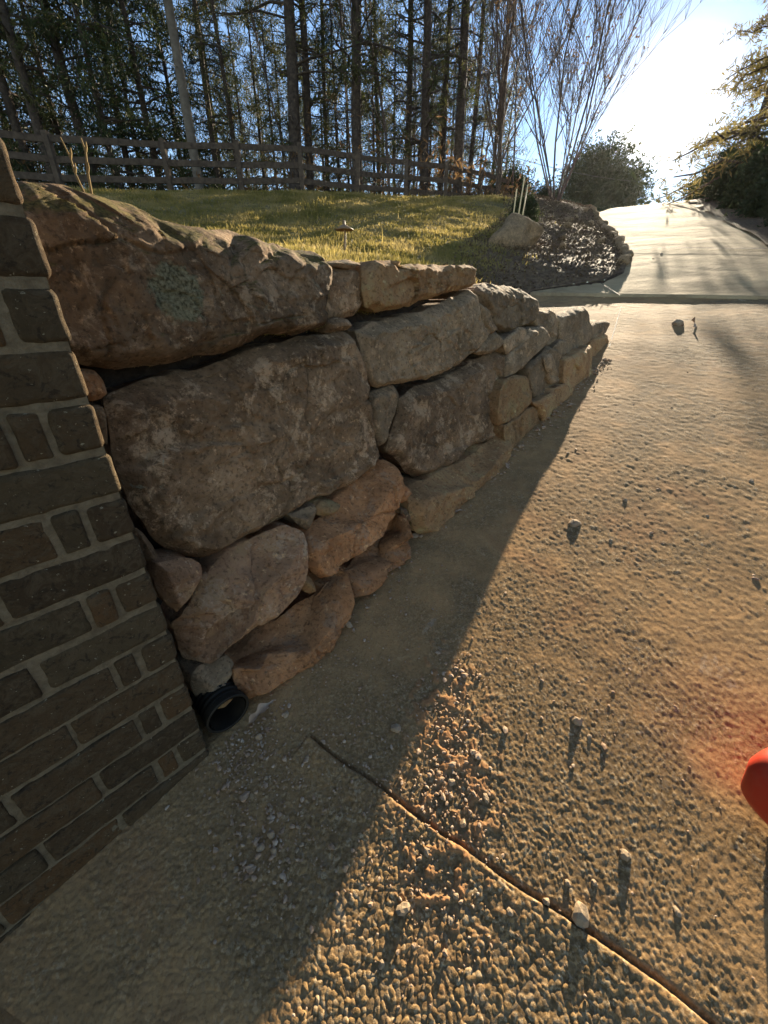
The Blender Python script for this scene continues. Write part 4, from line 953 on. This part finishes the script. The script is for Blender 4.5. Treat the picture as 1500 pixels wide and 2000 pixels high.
def place(name, protos, label, x, y, rz=0., sc=1., group=None, cat='tree', z=None, mats=(None, None), tilt=(0, 0), parts=('trunk', 'crown')):
    zz = float(hill_z(x, y)[0]) if z is None else z
    e = empty(name, (x, y, zz - .05), rz); e.rotation_euler = (tilt[0], tilt[1], rz); e.scale = (sc, sc, sc)
    tag(e, label, cat, group)
    for me, nm, mt in zip(protos, parts, mats):
        if me is None: continue
        if mt and not me.materials: me.materials.append(mt)
        link(nm, me, None, e)
    return e
BK, ND, NDD = M['bark'], M['needle'], M['needle_dark']
TALL = [conifer(400 + k, 19, .21, .14 + .06 * (k % 3), 62, 2.5, .25, 14, 7, .30, .016) for k in range(4)]
MID = [conifer(420 + k, 12, .12, .12, 54, 2.0, .35, 13, 7, .28, .016) for k in range(4)]
DENSE = [conifer(440 + k, 13, .16, .04, 92, 2.9, .42, 17, 7, .30, .020) for k in range(3)]
def at(px, Y):                                               # bearing as offset per metre ahead
    return px * Y, Y
ORD = ['first', 'second', 'third', 'fourth', 'fifth', 'sixth', 'seventh', 'eighth', 'ninth', 'tenth', 'eleventh', 'twelfth', 'thirteenth', 'fourteenth', 'fifteenth', 'sixteenth', 'seventeenth', 'eighteenth']
BIG = [(-.70, 21, 1.0), (-.655, 19.5, .9), (-.575, 21, 1.05), (-.51, 24, .8), (-.335, 24, .75), (-.285, 23, .55), (-.182, 20.5, 1.3), (-.150, 21.5, .85), (-.115, 25, .6), (-.055, 21, 1.1),
       (-.005, 27, .6), (.045, 24, .8), (.078, 23, 1.0), (.112, 24.5, .7), (.150, 23.5, 1.15), (.168, 27, .7), (.215, 30, .6)]
for k, (bx_, Y, wd) in enumerate(BIG):
    x, y = at(bx_, Y)
    e = place('pine_tree', TALL[k % 4], f'tall pine behind the fence, {ORD[k]} large trunk from the left', x, y, rng.uniform(0, 6.28), 1.0, 'tall pines behind the fence', mats=(BK, ND), tilt=(rng.normal(0, .015), rng.normal(0, .02)))
    e.scale = (wd, wd, rng.uniform(.92, 1.08))
EV = [-.80, -.72, -.62, -.53, -.45, -.40, -.32, -.88, -.48, -.66]
for k, (bx_, Y, sc) in enumerate([(-.80, 21, 1.0), (-.72, 24, 1.1), (-.62, 23, 1.0), (-.53, 20.5, .95), (-.45, 23, 1.15), (-.40, 26, 1.0), (-.32, 27, .9), (-.88, 24, 1.1), (-.48, 28, 1.1), (-.66, 28, 1.2)]):
    x, y = at(bx_, Y)
    place('evergreen_tree', DENSE[k % 3], f'dense dark evergreen behind the fence, {ORD[sorted(EV).index(bx_)]} of the dark evergreens from the left', x, y, rng.uniform(0, 6.28), sc, 'dark evergreens behind the fence', mats=(BK, NDD))
for k, (bx_, Y, sc) in enumerate([(-.24, 26, .95), (-.20, 30, 1.0), (-.12, 29, .9), (-.07, 32, 1.1), (-.02, 25, .75), (.02, 29, .95), (.09, 31, 1.0), (.13, 28, .8), (.19, 33, .95), (-.27, 31, 1.1), (.06, 36, 1.1), (-.15, 36, 1.2), (-.29, 34, 1.1), (-.215, 23, .7), (-.09, 23, .75), (-.16, 33, 1.1), (.00, 34, 1.15), (.11, 36, 1.1), (.155, 38, 1.1), (.24, 40, 1.1), (-.235, 38, 1.2), (-.05, 39, 1.2)]):
    x, y = at(bx_, Y)
    place('pine_tree', MID[k % 4], 'slender younger pine among the tall trunks behind the fence', x, y, rng.uniform(0, 6.28), sc, 'younger pines behind the fence', mats=(BK, ND))
SAP = []
for k in range(4):
    a, tips = bare_tree(460 + k, 11, .055, 1, 2, .1, .55, 5); rs = np.random.default_rng(k)
    sel = tips[rs.random(len(tips)) < .35]
    V, F = blades(rs, sel, 3, .12, .035); SAP.append((a.mesh('trunk'), np_mesh('leaves', V, F, False)))
rs = np.random.default_rng(12)
for k in range(56):
    bx_ = rs.uniform(-.8, .30); Y = rs.uniform(20.5, 38); x, y = at(bx_, Y)
    e = place('sapling', SAP[k % 4], 'thin bare sapling standing in the woods behind the fence', x, y, rs.uniform(0, 6.28), rs.uniform(.7, 1.1), 'saplings in the woods', mats=(M['twigbark'], M['brownleaf']), parts=('trunk', 'leaves'), tilt=(rs.normal(0, .03), rs.normal(0, .03)))
# bare multi-stemmed tree at the head of the planting bed
a, tips = bare_tree(481, 6.6, .032, 11, 3, .50, .42, 5)
rs = np.random.default_rng(3); V, F = blades(rs, tips[rs.random(len(tips)) < .12], 3, .08, .025)
place('bare_tree', (a.mesh('trunk'), np_mesh('leaves', V, F, False)), 'bare multi-stemmed tree fanning up beside the drive against the sky', 5.95, 17.0, .3, 1.0, mats=(M['twigbark'], M['brownleaf']), parts=('trunk', 'leaves'))
a, tips = bare_tree(486, 8.0, .07, 3, 3, .14, .35, 4)
V, F = blades(rs, tips[rs.random(len(tips)) < .10], 3, .08, .025)
place('bare_tree', (a.mesh('trunk'), np_mesh('leaves', V, F, False)), 'slim bare tree with upright stems left of the sunlit multi-stemmed tree', 4.6, 20.0, 1.3, 1.0, mats=(M['twigbark'], M['brownleaf']), parts=('trunk', 'leaves'))
# evergreens beside and beyond the drive
CON = bush(501, 1.5, 2.8, 3400, 5, .20, .022); SH = bush(502, 1.3, 1.9, 3600, 5, .16, .030)
def vz_at(x, y):
    return float(drive_z(x, y))
ra = Acc(); ra.tube([(0, 0, -.5), (.1, 0, 4), (0, .1, 9), (.2, 0, 14)], [.45, .36, .3, .12], 10)
rcrown = bush(500, 6.2, 8.2, 9000, 5, .42, .075); rcrown[1].transform(Matrix.Translation((0, 0, 10.0)))
place('round_tree', (ra.mesh('trunk'), rcrown[1]), 'round-crowned evergreen tree left of the sun beyond the drive crest', 26.0, 60, .4, 1.0, z=.5, mats=(BK, NDD))
place('conifer_bush', CON, 'rounded small conifer at the end of the fence', 6.2, 24.5, .0, .95, cat='shrub', mats=(BK, NDD))
place('conifer_bush', CON, 'low conifer between the bare tree and the dome evergreen', 9.0, 27.5, 1.0, .8, cat='shrub', mats=(BK, NDD))
place('evergreen_shrub', SH, 'small dark round shrub beside the pale stakes', 3.62, 12.6, .0, .32, cat='shrub', mats=(BK, NDD))
RT = [conifer(520 + k, 11, .24, .06, 64, 4.2, .30, 22, 8, .28, .024) for k in range(2)]
for (x, y, sc, k, lab) in ((14.4, 18.0, 1.0, 0, 'large leaning pine right of the sun with long drooping boughs'), (18.5, 21.0, 1.0, 1, 'second pine deep at the right edge behind the leaning one'),
                           (20.5, 29.0, 1.1, 0, 'pine beyond the crest right of the sun')):
    place('pine_tree', RT[k], lab, x, y, 1.1 + 2 * k, sc, 'pines right of the drive', z=vz_at(x, y) - .1, mats=(BK, M['needle_backlit']))
for k, (x, y, sc) in enumerate(((8.3, 8.9, .5), (9.0, 10.4, .6), (10.0, 12.4, .7), (11.4, 15.0, .8), (13.2, 18.2, .9), (15.2, 22.0, 1.0), (17.4, 26.3, 1.1), (12.4, 12.2, 1.1), (15.5, 17.0, 1.3), (20.0, 31.0, 1.2), (18.5, 22.0, 1.5))):
    place('shrub', SH, f'dark leafy shrub right of the drive, {ORD[k]} counted from the near end' if k < 7 else ['tall shrub behind the third shrub of the row', 'tall dark shrub at the foot of the leaning pine', 'farthest shrub at the crest right of the sun', 'largest shrub filling the right edge below the pines'][k - 7], x, y, k * 1.3, sc, 'shrubs right of the drive', 'shrub', z=vz_at(x, y) - .05, mats=(BK, M['shrub']))
# distant woods that read as one mass through the trunks
def far_woods():
    rs = np.random.default_rng(9); n = 9000
    az_ = rs.uniform(R(-48), R(50), n); dist = rs.uniform(46, 85, n); x, y = np.sin(az_) * dist, np.cos(az_) * dist
    top_ = 6 + 5 * fbm(np.stack([az_ * 9, 0 * az_, 0 * az_], 1), 4, 5)
    z = .5 + rs.random(n) ** 1.2 * np.maximum(top_, 2.5)
    V, F = blades(rs, np.stack([x, y, z], 1), 4, .8, .13); return np_mesh('far_woods', V, F, False)
tag(link('far_woods', far_woods(), NDD), 'far-off woods showing between the trunks', 'woods', kind='stuff')
def brush():
    rs = np.random.default_rng(10); n = 5200
    bx_ = rs.uniform(-.95, .30, n); Y = rs.uniform(19, 34, n); x = bx_ * Y; zb = hill_z(x, Y)
    z = zb + rs.random(n) ** 1.7 * (1.1 + 1.6 * (vnoise(np.stack([x * .5, Y * .5, 0 * x], 1), 3) + .6))
    V, F = blades(rs, np.stack([x, Y, z], 1), 4, .26, .035); return np_mesh('underbrush', V, F, False)
tag(link('underbrush', brush(), M['brownleaf']), 'tangled brown underbrush on the woodland floor behind the fence', 'underbrush', kind='stuff')

# ------------------------------------------------------------------ grass and litter
def grass():
    rs = np.random.default_rng(21); n = 230000
    Y = 2.4 + (18.5 - 2.4) * rs.random(n) ** 1.25
    bx_ = rs.uniform(-.80, .42, n); x = bx_ * Y
    ok = x < xm(Y) - .2 + 1.2 * fbm(np.stack([x, Y, 0 * x], 1) * 1.3, 3, 9) + np.abs(rs.normal(0, .5, n)) - .3; ok &= x < xb(Y) - .15; x, Y = x[ok], Y[ok]; n = len(x)
    z = hill_z(x, Y) + .02 * fbm(np.stack([x, Y, 0 * x], 1) * 2.2, 4, 61) - .005
    h = .042 * rs.lognormal(0, .35, n) * (1 + .5 * vnoise(np.stack([x, Y, 0 * x], 1) * 1.1, 6)); w = .0035 + .0011 * Y
    a_ = rs.uniform(0, 6.28, n); dx, dy = np.cos(a_), np.sin(a_); ln = rs.normal(0, .42, (n, 2)) * h[:, None]
    V = np.stack([np.stack([x - dx * w, Y - dy * w, z], 1), np.stack([x + dx * w, Y + dy * w, z], 1), np.stack([x + ln[:, 0], Y + ln[:, 1], z + h], 1)], 1).reshape(-1, 3)
    return np_mesh('grass', V, np.arange(n * 3).reshape(-1, 3), False)
tag(link('grass', grass(), M['grass']), 'short half-dormant grass on the sloping lawn', 'grass', kind='stuff')
def litter():
    rs = np.random.default_rng(22); n = 15000
    Y = rs.uniform(2.6, 20, n); x = xm(Y) - .3 + (xb(Y) - xm(Y) + .25) * rs.random(n); z = hill_z(x, Y) + .02 + rs.random(n) * .03
    V, F = blades(rs, np.stack([x, Y, z], 1), 1, .055, .016, flat=0); return np_mesh('leaf_litter', V, F, False)
tag(link('leaf_litter', litter(), M['deadleaf']), 'dry leaf litter covering the planting bed', 'leaf litter', kind='stuff')

# ------------------------------------------------------------------ boulder, edging stones and stakes in the bed
BM = rock_mesh('boulder', 640, 4, .62)
BM.polygons.foreach_set('use_smooth', np.ones(len(BM.polygons), bool))
bz = float(hill_z(2.75, 9.5)[0])
tag(link('boulder', BM, M['grey'], None, (2.75, 9.6, bz + .18), (R(8), R(-14), R(25)), (.62, .60, .62)), 'big grey boulder sitting in the planting bed beside the drive', 'boulder')
EP = [rock_mesh('edging_stone', 660 + k, 3, .62) for k in range(4)]
for p in EP:
    p.materials.append(M['grey']); p.polygons.foreach_set('use_smooth', np.ones(len(p.polygons), bool))
ey = 8.2; k = 0
while ey < 21:
    r = rng.uniform(.085, .14); x = float(xb(ey)) - .02 + rng.normal(0, .03)
    tag(link('edging_stone', EP[k % 4], None, None, (x, ey, max(float(hill_z(x, ey)[0]), float(drive_z(x, ey))) + r * .3), (rng.uniform(-.2, .2), rng.uniform(-.2, .2), rng.uniform(0, 6)), (r, r, r)),
        'rounded edging stone in the row between bed and concrete drive', 'stone', 'edging stones along the drive')
    ey += r * 1.7; k += 1
for k in range(14):
    yy = rng.uniform(9.5, 17); x = float(xb(yy)) - rng.uniform(.25, 1.3); r = rng.uniform(.06, .13)
    tag(link('bed_stone', EP[k % 4], None, None, (x, yy, float(hill_z(x, yy)[0]) + r * .3), (rng.uniform(-.3, .3), rng.uniform(-.3, .3), rng.uniform(0, 6)), (r, r, r * .9)),
        'loose rounded stone lying on the planting bed behind the edging row', 'stone', 'stones on the planting bed')
for k, (bx_, Y, h, tl, lab) in enumerate(((.2655, 10.5, .86, .01, 'shortest pale stake, left of the three behind the boulder'), (.2745, 10.6, 1.05, .05, 'tallest pale stake, middle of the three behind the boulder'), (.283, 10.7, .92, .05, 'bent-topped pale stake, right of the three behind the boulder'))):
    x = bx_ * Y; z = float(hill_z(x, Y)[0])
    a = Acc(); pts = [(0, 0, -.2), (tl * .5, 0, h * .5), (tl, 0, h)]
    if k == 2: pts += [(tl + .05, 0, h + .03), (tl + .06, 0, h - .03)]
    a.tube(pts, .014, 8)
    tag(link('stake', a.mesh('stake'), M['pvc'], None, (x, Y, z)), lab, 'stake')

# ------------------------------------------------------------------ thin haze volume, put in for the glow round the low sun
hm = bpy.data.materials.new('haze'); hm.use_nodes = True; hn = hm.node_tree; hn.nodes.clear()
ho = hn.nodes.new('ShaderNodeOutputMaterial'); hv = hn.nodes.new('ShaderNodeVolumePrincipled')
hv.inputs['Color'].default_value = (.95, .93, .90, 1); hv.inputs['Density'].default_value = .0001; hv.inputs['Anisotropy'].default_value = .6
hn.links.new(hv.outputs[0], ho.inputs['Volume'])
hx, hy, hz = (-181, 181), (-20, 241), (-5, 27)
HV = [(a, b, c) for a in hx for b in hy for c in hz]
HF = [(0, 1, 3, 2), (4, 6, 7, 5), (0, 4, 5, 1), (2, 3, 7, 6), (0, 2, 6, 4), (1, 5, 7, 3)]
hme = bpy.data.meshes.new('haze'); hme.from_pydata(HV, [], HF); hme.update()
tag(link('haze', hme, hm), 'thin sunlit haze filling the air', 'haze', kind='stuff')
